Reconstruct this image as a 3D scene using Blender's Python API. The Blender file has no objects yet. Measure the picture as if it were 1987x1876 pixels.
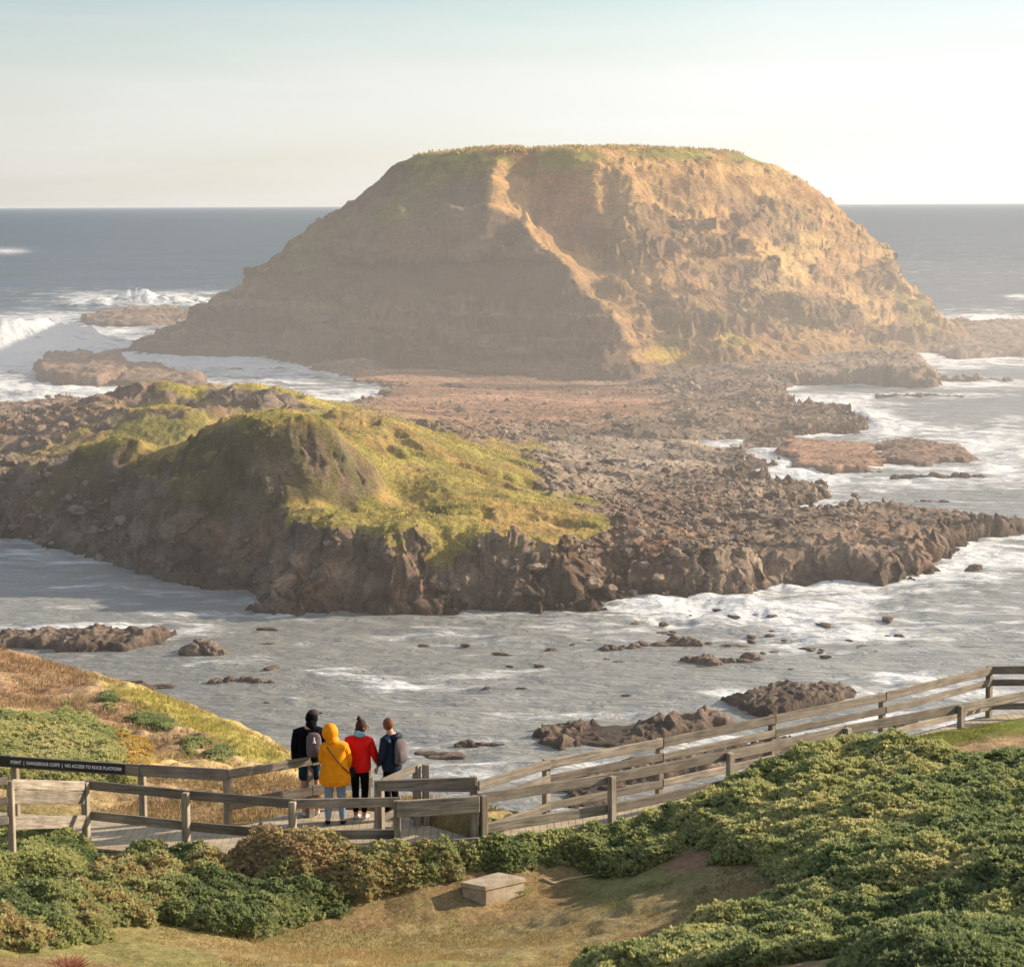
import bpy, bmesh, math, random
import numpy as np
from mathutils import Vector, Matrix

random.seed(7)
rng = np.random.default_rng(7)
S = bpy.context.scene
COL = S.collection

# ------------------------------------------------------------------ camera
HCAM = 30.0
FPX, CX, CY = 4450.0, 993.5, 938.0          # focal length and centre of the picture, picture 1987 wide
PITCH = math.atan((CY - 397.5) / FPX)
ROLL = math.radians(0.26)
fwd = np.array([0, math.cos(PITCH), -math.sin(PITCH)])
r0 = np.array([1.0, 0, 0]); u0 = np.cross(r0, fwd)
right = math.cos(ROLL) * r0 - math.sin(ROLL) * u0
up = math.cos(ROLL) * u0 + math.sin(ROLL) * r0
CAMP = np.array([0, 0, HCAM])
cam_d = bpy.data.cameras.new('camera'); cam = bpy.data.objects.new('camera', cam_d); COL.objects.link(cam)
M = Matrix(((right[0], up[0], -fwd[0], 0), (right[1], up[1], -fwd[1], 0), (right[2], up[2], -fwd[2], HCAM), (0, 0, 0, 1)))
cam.matrix_world = M
cam_d.sensor_width = 36; cam_d.sensor_fit = 'HORIZONTAL'
cam_d.lens = 36 * FPX / 1987.0
cam_d.clip_start = 0.5; cam_d.clip_end = 90000
S.camera = cam
cam_d.dof.use_dof = True; cam_d.dof.focus_distance = 130; cam_d.dof.aperture_fstop = 5.6

# ------------------------------------------------------------------ light
SUN_AZ = math.radians(17)      # from +X towards +Y
SUN_EL = math.radians(22)
w = bpy.data.worlds.new('World'); S.world = w; w.use_nodes = True
nt = w.node_tree; nt.nodes.clear()
out = nt.nodes.new('ShaderNodeOutputWorld'); bg = nt.nodes.new('ShaderNodeBackground')
sky = nt.nodes.new('ShaderNodeTexSky'); sky.sky_type = 'NISHITA'; sky.sun_disc = False
sky.sun_elevation = SUN_EL; sky.sun_rotation = math.pi / 2 - SUN_AZ
sky.air_density = 1.0; sky.dust_density = .6; sky.ozone_density = 1.8
tc = nt.nodes.new('ShaderNodeTexCoord')
mp = nt.nodes.new('ShaderNodeMapping'); mp.inputs['Scale'].default_value = (1.2, 1.2, 14.0)
nz = nt.nodes.new('ShaderNodeTexNoise'); nz.inputs['Scale'].default_value = 2.2; nz.inputs['Detail'].default_value = 7; nz.inputs['Roughness'].default_value = .55
sep = nt.nodes.new('ShaderNodeSeparateXYZ')
nt.links.new(tc.outputs['Generated'], mp.inputs['Vector']); nt.links.new(mp.outputs[0], nz.inputs['Vector'])
nt.links.new(tc.outputs['Generated'], sep.inputs[0])
# thin high cloud: thicker in a bank over the horizon, thicker towards the sun
mr = nt.nodes.new('ShaderNodeMapRange'); mr.inputs['From Min'].default_value = 0.035; mr.inputs['From Max'].default_value = 0.10
mr.inputs['To Min'].default_value = 0.82; mr.inputs['To Max'].default_value = 0.30
nt.links.new(sep.outputs['Z'], mr.inputs['Value'])
mx = nt.nodes.new('ShaderNodeMath'); mx.operation = 'MULTIPLY_ADD'; mx.inputs[1].default_value = 0.9
nt.links.new(sep.outputs['X'], mx.inputs[0]); nt.links.new(mr.outputs[0], mx.inputs[2])
ma = nt.nodes.new('ShaderNodeMath'); ma.operation = 'MULTIPLY_ADD'; ma.inputs[1].default_value = 1.3; 
nt.links.new(nz.outputs['Fac'], ma.inputs[0]); nt.links.new(mx.outputs[0], ma.inputs[2])
mb = nt.nodes.new('ShaderNodeMath'); mb.operation = 'SUBTRACT'; mb.inputs[1].default_value = 0.66; mb.use_clamp = True
nt.links.new(ma.outputs[0], mb.inputs[0])
mxc = nt.nodes.new('ShaderNodeMix'); mxc.data_type = 'RGBA'
nt.links.new(mb.outputs[0], mxc.inputs['Factor']); nt.links.new(sky.outputs[0], mxc.inputs['A'])
mxc.inputs['B'].default_value = (6.25, 6.3, 6.3, 1)
msx = nt.nodes.new('ShaderNodeMapRange'); msx.inputs['From Min'].default_value = -.24; msx.inputs['From Max'].default_value = .12; msx.inputs['To Min'].default_value = .80; msx.inputs['To Max'].default_value = 1.0
nt.links.new(sep.outputs['X'], msx.inputs['Value'])
msc = nt.nodes.new('ShaderNodeVectorMath'); msc.operation = 'SCALE'; nt.links.new(mxc.outputs['Result'], msc.inputs[0]); nt.links.new(msx.outputs[0], msc.inputs['Scale'])
nt.links.new(msc.outputs[0], bg.inputs['Color'])
bg.inputs['Strength'].default_value = 0.093
nt.links.new(bg.outputs[0], out.inputs[0])

sl = bpy.data.lights.new('sun', 'SUN'); sun = bpy.data.objects.new('sun', sl); COL.objects.link(sun)
sl.energy = 4.9; sl.angle = math.radians(0.8); sl.color = (1.0, 0.83, 0.64)
sdir = Vector((math.cos(SUN_EL) * math.cos(SUN_AZ), math.cos(SUN_EL) * math.sin(SUN_AZ), math.sin(SUN_EL)))
sun.rotation_euler = sdir.to_track_quat('Z', 'Y').to_euler()
sun.location = (60, 20, 60)

S.view_settings.view_transform = 'Standard'; S.view_settings.look = 'None'
S.view_settings.exposure = 0.82; S.view_settings.gamma = 1.0; S.view_settings.use_curve_mapping = False
S.render.engine = 'CYCLES'
S.cycles.use_denoising = True
try: S.cycles.denoiser = 'OPENIMAGEDENOISE'
except Exception: pass
S.cycles.max_bounces = 5; S.cycles.diffuse_bounces = 3; S.cycles.glossy_bounces = 2; S.cycles.volume_bounces = 1
S.cycles.transparent_max_bounces = 6

# ------------------------------------------------------------------ helpers
def ray(px, py):
    px = np.asarray(px, float); py = np.asarray(py, float)
    return fwd * FPX + right * (px[..., None] - CX) - up * (py[..., None] - CY)
def P(px, py, z):
    """point on the level plane z seen at picture position px, py (1987 wide)"""
    d = ray(px, py); k = (np.asarray(z, float) - HCAM) / d[..., 2]
    return CAMP + d * k[..., None]
def PD(px, py, D):
    d = ray(px, py); k = np.asarray(D, float) / d[..., 1]
    return CAMP + d * k[..., None]
def proj(X, Y, Z):
    q = np.stack([X, Y, Z - HCAM], -1); f = q @ fwd
    return CX + FPX * (q @ right) / f, CY - FPX * (q @ up) / f
def lin(r, g, b):
    f = lambda c: (c / 255 / 12.92) if c / 255 <= .04045 else ((c / 255 + .055) / 1.055) ** 2.4
    return np.array([f(r), f(g), f(b)])
def sstep(a, b, x):
    t = np.clip((x - a) / (b - a), 0, 1); return t * t * (3 - 2 * t)

_perm = rng.permutation(256).astype(np.int64); _perm = np.concatenate([_perm, _perm, _perm])
_val = rng.random(256)
_val2 = rng.random((256, 3))
def _h(ix, iy, iz): return _perm[_perm[_perm[ix & 255] + (iy & 255)] + (iz & 255)]
def vnoise(x, y, z):
    ix = np.floor(x).astype(np.int64); iy = np.floor(y).astype(np.int64); iz = np.floor(z).astype(np.int64)
    fx = x - ix; fy = y - iy; fz = z - iz
    fx = fx * fx * fx * (fx * (fx * 6 - 15) + 10); fy = fy * fy * fy * (fy * (fy * 6 - 15) + 10); fz = fz * fz * fz * (fz * (fz * 6 - 15) + 10)
    r = 0
    for dx in (0, 1):
        for dy in (0, 1):
            for dz in (0, 1):
                r = r + _val[_h(ix + dx, iy + dy, iz + dz)] * (fx if dx else 1 - fx) * (fy if dy else 1 - fy) * (fz if dz else 1 - fz)
    return r * 2 - 1
def fbm(x, y, z=0.0, oct=5, gain=.5, ridged=False):
    x = np.asarray(x, float); y = np.asarray(y, float); z = np.broadcast_to(np.asarray(z, float), x.shape)
    a = 1.0; s = 0.0; n = 0.0
    for o in range(oct):
        k = 2.03 ** o
        v = vnoise(x * k + 17.3 * o, y * k + 5.1 * o, z * k + 9.7 * o)
        if ridged: v = 1 - 2 * np.abs(v)
        s = s + a * v; n += a; a *= gain
    return s / n * (1.0 if ridged else 1.6)
def worley(x, y):
    """distance to the nearest and next cell point, and that cell's hash"""
    ix = np.floor(x).astype(np.int64); iy = np.floor(y).astype(np.int64)
    f1 = np.full(x.shape, 9.0); f2 = np.full(x.shape, 9.0); hh = np.zeros(x.shape)
    for dx in (-1, 0, 1):
        for dy in (-1, 0, 1):
            h = _h(ix + dx, iy + dy, np.zeros_like(ix)); c = _val2[h]
            d = np.hypot(ix + dx + c[..., 0] - x, iy + dy + c[..., 1] - y)
            m = d < f1
            f2 = np.where(m, f1, np.minimum(f2, d)); hh = np.where(m, c[..., 2], hh); f1 = np.where(m, d, f1)
    return f1, f2, hh

class RBF:
    def __init__(s, pts, c=4.0, lam=0.02):
        s.p = np.array([q[:2] for q in pts]); z = np.array([q[2] for q in pts]); s.c = c
        n = len(pts); s.m = z.mean()
        d = np.hypot(s.p[:, None, 0] - s.p[None, :, 0], s.p[:, None, 1] - s.p[None, :, 1])
        A = -np.sqrt(d * d + c * c) + np.eye(n) * lam
        B = np.block([[A, np.ones((n, 1))], [np.ones((1, n)), np.zeros((1, 1))]])
        s.w = np.linalg.solve(B, np.concatenate([z, [0]]))
    def __call__(s, x, y):
        x = np.asarray(x, float); y = np.asarray(y, float)
        r = np.full(x.shape, s.w[-1])
        for (a, b), wv in zip(s.p, s.w[:-1]): r = r - wv * np.sqrt((x - a) ** 2 + (y - b) ** 2 + s.c ** 2)
        return r
def sdpoly(x, y, poly):
    """signed distance to a closed polygon, positive inside"""
    x = np.asarray(x, float); y = np.asarray(y, float)
    d = np.full(x.shape, 1e18); ins = np.zeros(x.shape, bool); n = len(poly)
    for i in range(n):
        ax, ay = poly[i][0], poly[i][1]; bx, by = poly[(i + 1) % n][0], poly[(i + 1) % n][1]
        ex, ey = bx - ax, by - ay; L = ex * ex + ey * ey + 1e-12
        t = np.clip(((x - ax) * ex + (y - ay) * ey) / L, 0, 1)
        d = np.minimum(d, (x - ax - t * ex) ** 2 + (y - ay - t * ey) ** 2)
        c = ((ay > y) != (by > y))
        with np.errstate(divide='ignore', invalid='ignore'):
            c &= x < (bx - ax) * (y - ay) / (by - ay + (1e-12 if by == ay else 0)) + ax
        ins ^= c
    return np.where(ins, 1, -1) * np.sqrt(d)
def inpoly_px(px, py, poly, soft=8.0):
    return sstep(-soft, soft, sdpoly(px, py, poly))

def link(o, parent=None):
    COL.objects.link(o)
    if parent is not None: o.parent = parent
    return o
def tag(o, label=None, cat=None, group=None, kind=None):
    if label: o['label'] = label
    if cat: o['category'] = cat
    if group: o['group'] = group
    if kind: o['kind'] = kind
    return o
def empty(name, loc=(0, 0, 0), rz=0):
    o = bpy.data.objects.new(name, None); o.location = loc; o.rotation_euler = (0, 0, rz); o.empty_display_size = .2
    return link(o)
def mesh_np(name, V, F, mat, parent=None, smooth=True, cols=None, foam=None):
    V = np.asarray(V, np.float32); F = np.asarray(F, np.int32)
    me = bpy.data.meshes.new(name)
    me.vertices.add(len(V)); me.vertices.foreach_set('co', V.ravel())
    k = F.shape[1]
    me.loops.add(F.size); me.loops.foreach_set('vertex_index', F.ravel())
    me.polygons.add(len(F)); me.polygons.foreach_set('loop_start', np.arange(0, F.size, k, dtype=np.int32))
    me.polygons.foreach_set('loop_total', np.full(len(F), k, np.int32))
    me.polygons.foreach_set('use_smooth', np.full(len(F), smooth, bool))
    me.update(calc_edges=True)
    if cols is not None:
        a = me.color_attributes.new('Col', 'FLOAT_COLOR', 'POINT')
        c = np.ones((len(V), 4), np.float32); c[:, :3] = cols; a.data.foreach_set('color', c.ravel())
    if foam is not None:
        a = me.attributes.new('Foam', 'FLOAT', 'POINT'); a.data.foreach_set('value', np.asarray(foam, np.float32).ravel())
    if mat: me.materials.append(mat)
    return link(bpy.data.objects.new(name, me), parent)
def grid_faces(nr, nc):
    i = np.arange((nr - 1) * (nc - 1)); r = i // (nc - 1); c = i % (nc - 1); a = r * nc + c
    return np.stack([a, a + 1, a + nc + 1, a + nc], 1)
def bm_obj(name, bm, mat, parent=None, smooth=False):
    me = bpy.data.meshes.new(name); bm.normal_update(); bm.to_mesh(me); bm.free()
    for p in me.polygons: p.use_smooth = smooth
    if mat: me.materials.append(mat)
    return link(bpy.data.objects.new(name, me), parent)

# ------------------------------------------------------------------ materials
def newmat(name):
    m = bpy.data.materials.new(name); m.use_nodes = True
    return m, m.node_tree, m.node_tree.nodes['Principled BSDF']
def noise_node(t, scale, detail=5, rough=.6, vec=None, dist=0):
    n = t.nodes.new('ShaderNodeTexNoise'); n.inputs['Scale'].default_value = scale; n.inputs['Detail'].default_value = detail
    n.inputs['Roughness'].default_value = rough; n.inputs['Distortion'].default_value = dist
    if vec is not None: t.links.new(vec, n.inputs['Vector'])
    return n
def maprange(t, src, a, b, c, d):
    n = t.nodes.new('ShaderNodeMapRange'); n.inputs['From Min'].default_value = a; n.inputs['From Max'].default_value = b
    n.inputs['To Min'].default_value = c; n.inputs['To Max'].default_value = d; t.links.new(src, n.inputs['Value']); return n.outputs[0]
def vmul(t, col, fac):
    n = t.nodes.new('ShaderNodeVectorMath'); n.operation = 'SCALE'; t.links.new(col, n.inputs[0]); t.links.new(fac, n.inputs['Scale']); return n.outputs[0]
def terrain_mat(name, s1, s2, bump, bscale, var=(.55, 1.45), rough=.95, squash=1.0):
    m, t, b = newmat(name)
    at = t.nodes.new('ShaderNodeVertexColor'); at.layer_name = 'Col'
    g = t.nodes.new('ShaderNodeNewGeometry')
    mpp = t.nodes.new('ShaderNodeMapping'); mpp.inputs['Scale'].default_value = (1, 1, squash); t.links.new(g.outputs['Position'], mpp.inputs['Vector'])
    n1 = noise_node(t, s1, 8, .65, mpp.outputs[0]); n2 = noise_node(t, s2, 6, .7, mpp.outputs[0], .3)
    v1 = maprange(t, n1.outputs['Fac'], .3, .7, var[0], var[1]); v2 = maprange(t, n2.outputs['Fac'], .3, .7, .65, 1.35)
    c = vmul(t, vmul(t, at.outputs['Color'], v1), v2)
    t.links.new(c, b.inputs['Base Color']); b.inputs['Roughness'].default_value = rough
    b.inputs['Specular IOR Level'].default_value = .15
    n3 = noise_node(t, bscale, 8, .7, mpp.outputs[0]); bp = t.nodes.new('ShaderNodeBump'); bp.inputs['Strength'].default_value = bump; bp.inputs['Distance'].default_value = 1.2 / bscale
    t.links.new(n3.outputs['Fac'], bp.inputs['Height']); t.links.new(bp.outputs[0], b.inputs['Normal'])
    return m
M_island = terrain_mat('island_surface', .15, 1.3, 1.0, 1.3, squash=2.0)
M_head = terrain_mat('headland_surface', .3, 3.2, 1.0, 3.2, squash=1.5)
M_ground = terrain_mat('foreground_soil', .8, 9, .7, 14, var=(.7, 1.3))
M_rock = terrain_mat('sea_rock_stone', .5, 3.0, .9, 3.0, rough=.8)

def leaf_mat(name, rough=.6, trans=.25):
    m, t, b = newmat(name)
    at = t.nodes.new('ShaderNodeVertexColor'); at.layer_name = 'Col'
    t.links.new(at.outputs['Color'], b.inputs['Base Color']); b.inputs['Roughness'].default_value = rough
    b.inputs['Specular IOR Level'].default_value = .3
    tr = t.nodes.new('ShaderNodeBsdfTranslucent'); t.links.new(at.outputs['Color'], tr.inputs['Color'])
    mix = t.nodes.new('ShaderNodeMixShader'); mix.inputs[0].default_value = trans
    o = t.nodes['Material Output']; t.links.new(b.outputs[0], mix.inputs[1]); t.links.new(tr.outputs[0], mix.inputs[2]); t.links.new(mix.outputs[0], o.inputs[0])
    return m
M_leaf = leaf_mat('shrub_leaves', .6, .45); M_blade = leaf_mat('grass_blades', .7, .3)

def wood_mat(name, c1, c2):
    m, t, b = newmat(name)
    tcn = t.nodes.new('ShaderNodeTexCoord'); mpp = t.nodes.new('ShaderNodeMapping'); mpp.inputs['Scale'].default_value = (1.5, 26, 26)
    oi = t.nodes.new('ShaderNodeObjectInfo'); ad = t.nodes.new('ShaderNodeVectorMath'); ad.operation = 'ADD'
    t.links.new(tcn.outputs['Object'], ad.inputs[0]); t.links.new(oi.outputs['Random'], ad.inputs[1])
    t.links.new(ad.outputs[0], mpp.inputs['Vector'])
    n1 = noise_node(t, 1.0, 8, .7, mpp.outputs[0], .6); n2 = noise_node(t, 2.5, 5, .6, ad.outputs[0])
    rp = t.nodes.new('ShaderNodeValToRGB'); rp.color_ramp.elements[0].position = .3; rp.color_ramp.elements[1].position = .72
    rp.color_ramp.elements[0].color = (*c1, 1); rp.color_ramp.elements[1].color = (*c2, 1)
    t.links.new(n1.outputs['Fac'], rp.inputs['Fac'])
    v = maprange(t, n2.outputs['Fac'], .3, .7, .72, 1.2); v2 = maprange(t, oi.outputs['Random'], 0, 1, .7, 1.18)
    c = vmul(t, vmul(t, rp.outputs['Color'], v), v2); t.links.new(c, b.inputs['Base Color']); b.inputs['Roughness'].default_value = .85
    b.inputs['Specular IOR Level'].default_value = .2
    bp = t.nodes.new('ShaderNodeBump'); bp.inputs['Strength'].default_value = .5; bp.inputs['Distance'].default_value = .01
    t.links.new(n1.outputs['Fac'], bp.inputs['Height']); t.links.new(bp.outputs[0], b.inputs['Normal'])
    return m
M_wood = wood_mat('weathered_timber', lin(86, 82, 76), lin(170, 159, 142))
M_deck = wood_mat('deck_timber', lin(140, 130, 112), lin(205, 190, 162))
M_pole = wood_mat('post_timber', lin(110, 104, 94), lin(190, 176, 154))
def cloth(name, c, rough=.8, bump=.4, scale=60):
    m, t, b = newmat(name); tcn = t.nodes.new('ShaderNodeTexCoord')
    n = noise_node(t, scale * .12, 5, .6, tcn.outputs['Object']); v = maprange(t, n.outputs['Fac'], .3, .7, .82, 1.15)
    rgb = t.nodes.new('ShaderNodeRGB'); rgb.outputs[0].default_value = (*c, 1)
    t.links.new(vmul(t, rgb.outputs[0], v), b.inputs['Base Color']); b.inputs['Roughness'].default_value = rough; b.inputs['Specular IOR Level'].default_value = .15
    bp = t.nodes.new('ShaderNodeBump'); bp.inputs['Strength'].default_value = bump; bp.inputs['Distance'].default_value = .03
    t.links.new(n.outputs['Fac'], bp.inputs['Height']); t.links.new(bp.outputs[0], b.inputs['Normal'])
    return m

# ================================================================== SEA ROCK POLYGONS AND LAND SHAPES
def W(px, py, z=0.0):
    p = P(px, py, z); return (float(p[0]), float(p[1]))
coast = [W(*q) for q in [(-420,960),(-200,1010),(0,1060),(100,1100),(300,1158),(450,1186),(700,1190),(1000,1200),(1100,1195),(1200,1188),(1240,1165),(1500,1148),
  (1760,1145),(1880,1108),(1900,1070),(1960,1042),(1990,1028),(1900,1005),(1800,998),(1600,1008),(1440,992),(1540,982),(1600,974),(1600,958),(1480,950),(1440,938),(1490,905),
  (1470,880),(1560,850),(1690,838),(1680,822),(1560,798),(1490,768),(1560,748),(1820,752),(1820,720),(1600,690),(1300,680),(900,680),(640,700),(600,716),(690,740),(750,752),(745,772),(700,790),(620,800),
  (540,790),(470,778),(400,768),(340,772),(290,778),(285,797),(230,814),(180,800),(90,786),(30,800),(-300,812),(-600,850)]]
def LP(px, py, z):
    a = W(px, py, z); return (a[0], a[1], z)
HEAD = {}
head_pts = [LP(*q) for q in [
 (0,892,7.0),(-250,930,5.0),(70,875,8.4),(150,858,9.6),(220,842,10.6),
 (300,812,12.3),(400,806,12.7),(500,802,12.7),(580,798,12.3),(660,795,11.0),(230,840,9.8),
 (740,812,9.9),(800,825,9.0),(850,850,8.2),(900,870,7.2),(960,880,5.6),(1030,875,3.8),(1050,900,3.4),(900,845,6.5),(980,856,4.4),
 (760,960,6.0),(680,980,6.4),(600,1000,6.2),(850,925,7.2),(950,925,5.8),(1000,945,5.0),(900,975,6.2),(1050,970,4.8),(1150,1000,4.6),(1180,1030,4.2),(800,1010,6.2),
 (1000,1020,5.3),(700,1050,5.4),(1100,1045,4.8),(900,1055,5.2),(560,1025,5.4),(450,1010,5.4),(450,1080,4.0),(330,1070,4.0),(600,1090,4.0),(250,1010,4.4),(120,960,5.4),(100,1030,2.6),(0,1000,3.0),(250,1090,1.6),(400,1140,1.4),
 (380,785,8.6),(290,792,8.2),(200,801,7.4),(120,825,5.8),(60,850,4.6),(440,800,7.6),(330,740,9.6),(305,741,9.4),(370,752,7.4),(395,770,5.5),(410,765,5.6),(490,746,9.0),(545,750,9.0),(430,757,7.4),(600,772,6.6),(650,792,5.0),(720,806,3.4),
 (430,800,5.2),(500,803,5.0),(560,803,5.0),(620,806,4.6),(0,884,3.4),
 (100,800,1.6),(0,800,1.6),(0,840,1.6),(60,820,1.6),(200,775,1.6),(-200,840,2),
 (780,770,.6),(900,765,.5),(1000,770,.5),(1100,772,.5),(1000,800,.8),(900,800,1.4),(850,810,2.0),(1200,775,.6),(1200,800,1.2),(1100,860,1.2),(1200,900,1.3),(1350,820,1.1),(1500,820,.9),(1650,832,.7),(1300,870,1.0),(1420,880,.7),(1350,930,1.1),(1500,962,1.0),(1250,960,2.0),
 (1300,1020,2.6),(1450,1030,2.4),(1600,1040,2.2),(1750,1030,2.2),(1880,1030,1.6),(1950,1030,1.2),(1850,1090,1.8),(1700,1105,2.4),(1500,1110,2.6),(1350,1110,2.8),(1250,1120,3.0),(1200,1080,3.8),(1250,755,.8),(1000,740,.3),(1400,770,1.3),(1700,735,3.0),(1800,735,2.6),(1550,745,2.4),(680,725,.5),(800,740,.3),(1000,690,2),(1400,700,2)]]
head_pts += [((px - CX) / FPX * D, D, z) for px in (230, 300, 370, 430) for D, z in ((205, 8.6), (222, 5.4), (241, 5.0))]
head_pts += [((px - CX) / FPX * D, D, z) for px in (120, 170) for D, z in ((214, 6.0), (232, 4.2))]
head_pts += [((px - CX) / FPX * D, D, z) for px in (480, 540, 600) for D, z in ((206, 9.2), (222, 6.0), (246, 4.6))]
head_pts += [((px - CX) / FPX * D, D, z) for px, D, z in ((320, 260, 5.0), (360, 260, 5.0), (660, 232, 7.0))]
def PDt(px, py, D):
    p = PD(px, py, D); return (float(p[0]), float(p[1]), float(p[2]))
head_pts += [PDt(*q) for q in [(230,846,188.6),(300,834,186.3),(400,828,185.3),(500,820,185.0),(600,828,185.1),(650,844,185.9),(690,872,188.6),(725,905,191),(760,930,193.5),
  (230,930,184),(300,945,182.2),(400,952,181.5),(500,960,181.2),(600,966,181.4),(660,970,182.6),(700,970,185),(740,968,187.4),(780,955,190.6)]]
headR = RBF(head_pts, c=.9, lam=0.15)
grass_poly = [(40,898),(150,850),(230,815),(300,808),(500,792),(660,788),(760,800),(830,825),(900,848),(1030,858),(1050,880),(1020,905),(1060,955),(1140,980),(1190,1005),(1180,1052),(1080,1075),(960,1070),(880,1084),(760,1090),(690,1075),(640,1030),(560,1015),
  (470,1000),(420,960),(380,905),(300,872),(200,868)]

def headland():
    nc, nr = 860, 900
    t = np.linspace(-.335, .262, nc); D = 158 * (465 / 158) ** (np.linspace(0, 1, nr) ** 1.15)
    T, DD = np.meshgrid(t, D); X = T * DD; Y = DD.copy()
    wob = fbm(X * .09, Y * .09, 3.1, 5) * 2.6 + fbm(X * .35, Y * .35, 7.7, 4) * 1.3
    sd = sdpoly(X, Y, coast) + wob * sstep(0, 400, Y + 200)
    Zl = headR(X, Y)
    Zl = np.maximum(Zl, .5); Zl = np.where(Zl > 11.8, 11.8 + 1.1 * np.tanh((Zl - 11.8) / 1.1), Zl)
    wd = 1.6 + np.clip(Zl, 0, 5) * (1.0 + .6 * fbm(X * .12, Y * .12, 2, 3))
    wd = wd + 14 * sstep(-13, -26, X) * sstep(215, 190, Y)          # the long scrubby slope at the left is less steep
    zc = sstep(0, 1, sd / wd)
    Z = -1.6 + (Zl + 1.6) * (.7 * zc + .3 * np.sqrt(zc))
    px, py = proj(X, Y, Z)
    g = inpoly_px(px + 26 * fbm(X * .3, Y * .3, 61, 4), py + 18 * fbm(X * .3, Y * .3, 62, 4), grass_poly, 10)
    knob = inpoly_px(px, py, [(290,738),(335,730),(400,752),(395,770),(300,760)], 5) + inpoly_px(px, py, [(395,752),(490,738),(560,745),(700,795),(640,800),(540,762),(440,752)], 5) + inpoly_px(px, py, [(200,798),(300,780),(400,780),(420,792),(380,792),(250,800)], 5)
    # steepness
    dzdx = np.gradient(Z, axis=1) / np.maximum(np.gradient(X, axis=1), 1e-3); dzdy = np.gradient(Z, axis=0) / np.maximum(np.gradient(Y, axis=0), 1e-3)
    st = np.hypot(dzdx, dzdy)
    gn = fbm(X * .22, Y * .22, 1.5, 5)
    grass = np.clip(g * sstep(1.9, .95, st + gn * .45), 0, 1)
    bowl = inpoly_px(px, py, [(200,870),(300,840),(500,815),(640,835),(700,890),(740,950),(680,990),(560,1000),(430,985),(300,930)], 14)
    grass = np.maximum(grass, bowl * sstep(2.2, 1.0, st + gn * 1.6 + .8 * fbm(X * .9, Y * .9, 71, 3)) * .9)
    grass = np.maximum(grass, np.clip(knob, 0, 1) * sstep(1.0, .3, st))
    rockm = 1 - grass
    calm = inpoly_px(px, py, [(20,905),(150,852),(300,826),(500,806),(640,826),(700,885),(750,950),(690,990),(560,1005),(300,1010),(60,1000)], 14)
    # rubble and ledges
    f1, f2, hh = worley(X / .82 + fbm(X, Y, 2, 2) * .2, Y / .85)
    g1, g2, h2 = worley(X / .62 + 9, Y / .62 + 4)
    low = sstep(4.6, 2.2, Z)
    rub = (np.clip(.62 - f1, -.1, .6) * (.35 + 1.0 * hh)) * .85 + np.clip(.6 - g1, 0, .6) * .28
    mid = sstep(.5, 2.2, px * 0 + fbm(X * .05, Y * .05, 8, 3) + 1.3)
    smoothb = inpoly_px(px, py, [(600,700),(1250,750),(1300,800),(1000,830),(760,835),(700,790)], 20)   # flat reddish ledge in front of the island
    ledge = fbm(X * .11, Y * .16, 30, 4); lq = ledge * 4; lf = lq - np.floor(lq); Z = Z + rockm * low * ((np.floor(lq) + sstep(.35, .65, lf)) * .22) * (1 - .8 * smoothb) * sstep(0, 3, sd)
    ctrm = inpoly_px(px, py, [(1050,850),(1420,840),(1490,900),(1350,920),(1180,960),(1060,930)], 25)
    rub = rub * (1 - .6 * ctrm) * (.3 + 1.1 * sstep(-.35, .45, fbm(X * .07, Y * .07, 41, 4)))
    Z = Z + rockm * low * rub * .46 * (.25 + .95 * mid) * (1 - .72 * smoothb) * sstep(-.6, .6, sd)
    cliff = rockm * sstep(.5, 1.3, st) * (1 - .6 * calm)
    rd = fbm(X * .35, Y * .35, Z * .3, 5, ridged=True)
    Z = Z + grass * .16 * fbm(X * 1.2, Y * 1.2, 3, 4, ridged=True)
    Z = Z + cliff * (rd * .35 + rub * 1.1) + rockm * (1 - low) * fbm(X * .5, Y * .5, 4, 5) * .8 * (1 - .45 * calm) + (grass) * fbm(X * .3, Y * .3, 4, 5) * .3
    # hollows and scarps in the turf
    Z = Z - grass * sstep(.25, .6, fbm(X * .16, Y * .16, 12, 4)) * .7
    Z = Z + rockm * (.22 * fbm(X * 1.6, Y * 1.6, 3, 4, ridged=True) + .10 * fbm(X * 4, Y * 4, 3, 2, ridged=True))
    # sideways shove on the rock so that faces are broken up
    wa, wb, wh = worley(X * .5 + Y * .12 + fbm(X * .3, Y * .3, 2, 3) * .5, Z * .42 + Y * .2); crk = np.clip(wb - wa, 0, .28) / .28 * cliff
    wa2, wb2, _ = worley(X * 1.3 + 3, Z * 1.1 + Y * .5); crk2 = np.clip(wb2 - wa2, 0, .25) / .25 * cliff
    s = (rockm * sstep(-.5, 1.5, sd)) * (1 - .2 * calm)
    X2 = X + s * fbm(X * .6, Y * .6, Z * .9, 4) * .6 + (crk * (wh - .5) * .5); Y2 = Y + s * fbm(X * .6 + 40, Y * .6, Z * .9, 4) * .6 - crk * (.2 + .25 * wh) - crk2 * .2
    # colour of the ground itself
    n1 = fbm(X * .12, Y * .12, 5, 5); n2 = fbm(X * .5, Y * .5, 6, 4)
    rock = lin(132, 116, 101)[None, None] * (1 + .25 * n2[..., None])
    rock = rock * (1 - sstep(.1, .5, n1)[..., None] * .5) + lin(132, 104, 84) * sstep(.1, .5, n1)[..., None] * .5
    def blend(c, base, wgt): return base * (1 - wgt[..., None]) + c * wgt[..., None]
    red = smoothb * .8 + inpoly_px(px, py, [(1150,1010),(1330,1000),(1400,1040),(1300,1110),(1180,1090)], 30) * sstep(-.2, .4, n2) * .6
    rock = blend(lin(165, 128, 104), rock, np.clip(red, 0, 1))
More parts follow.
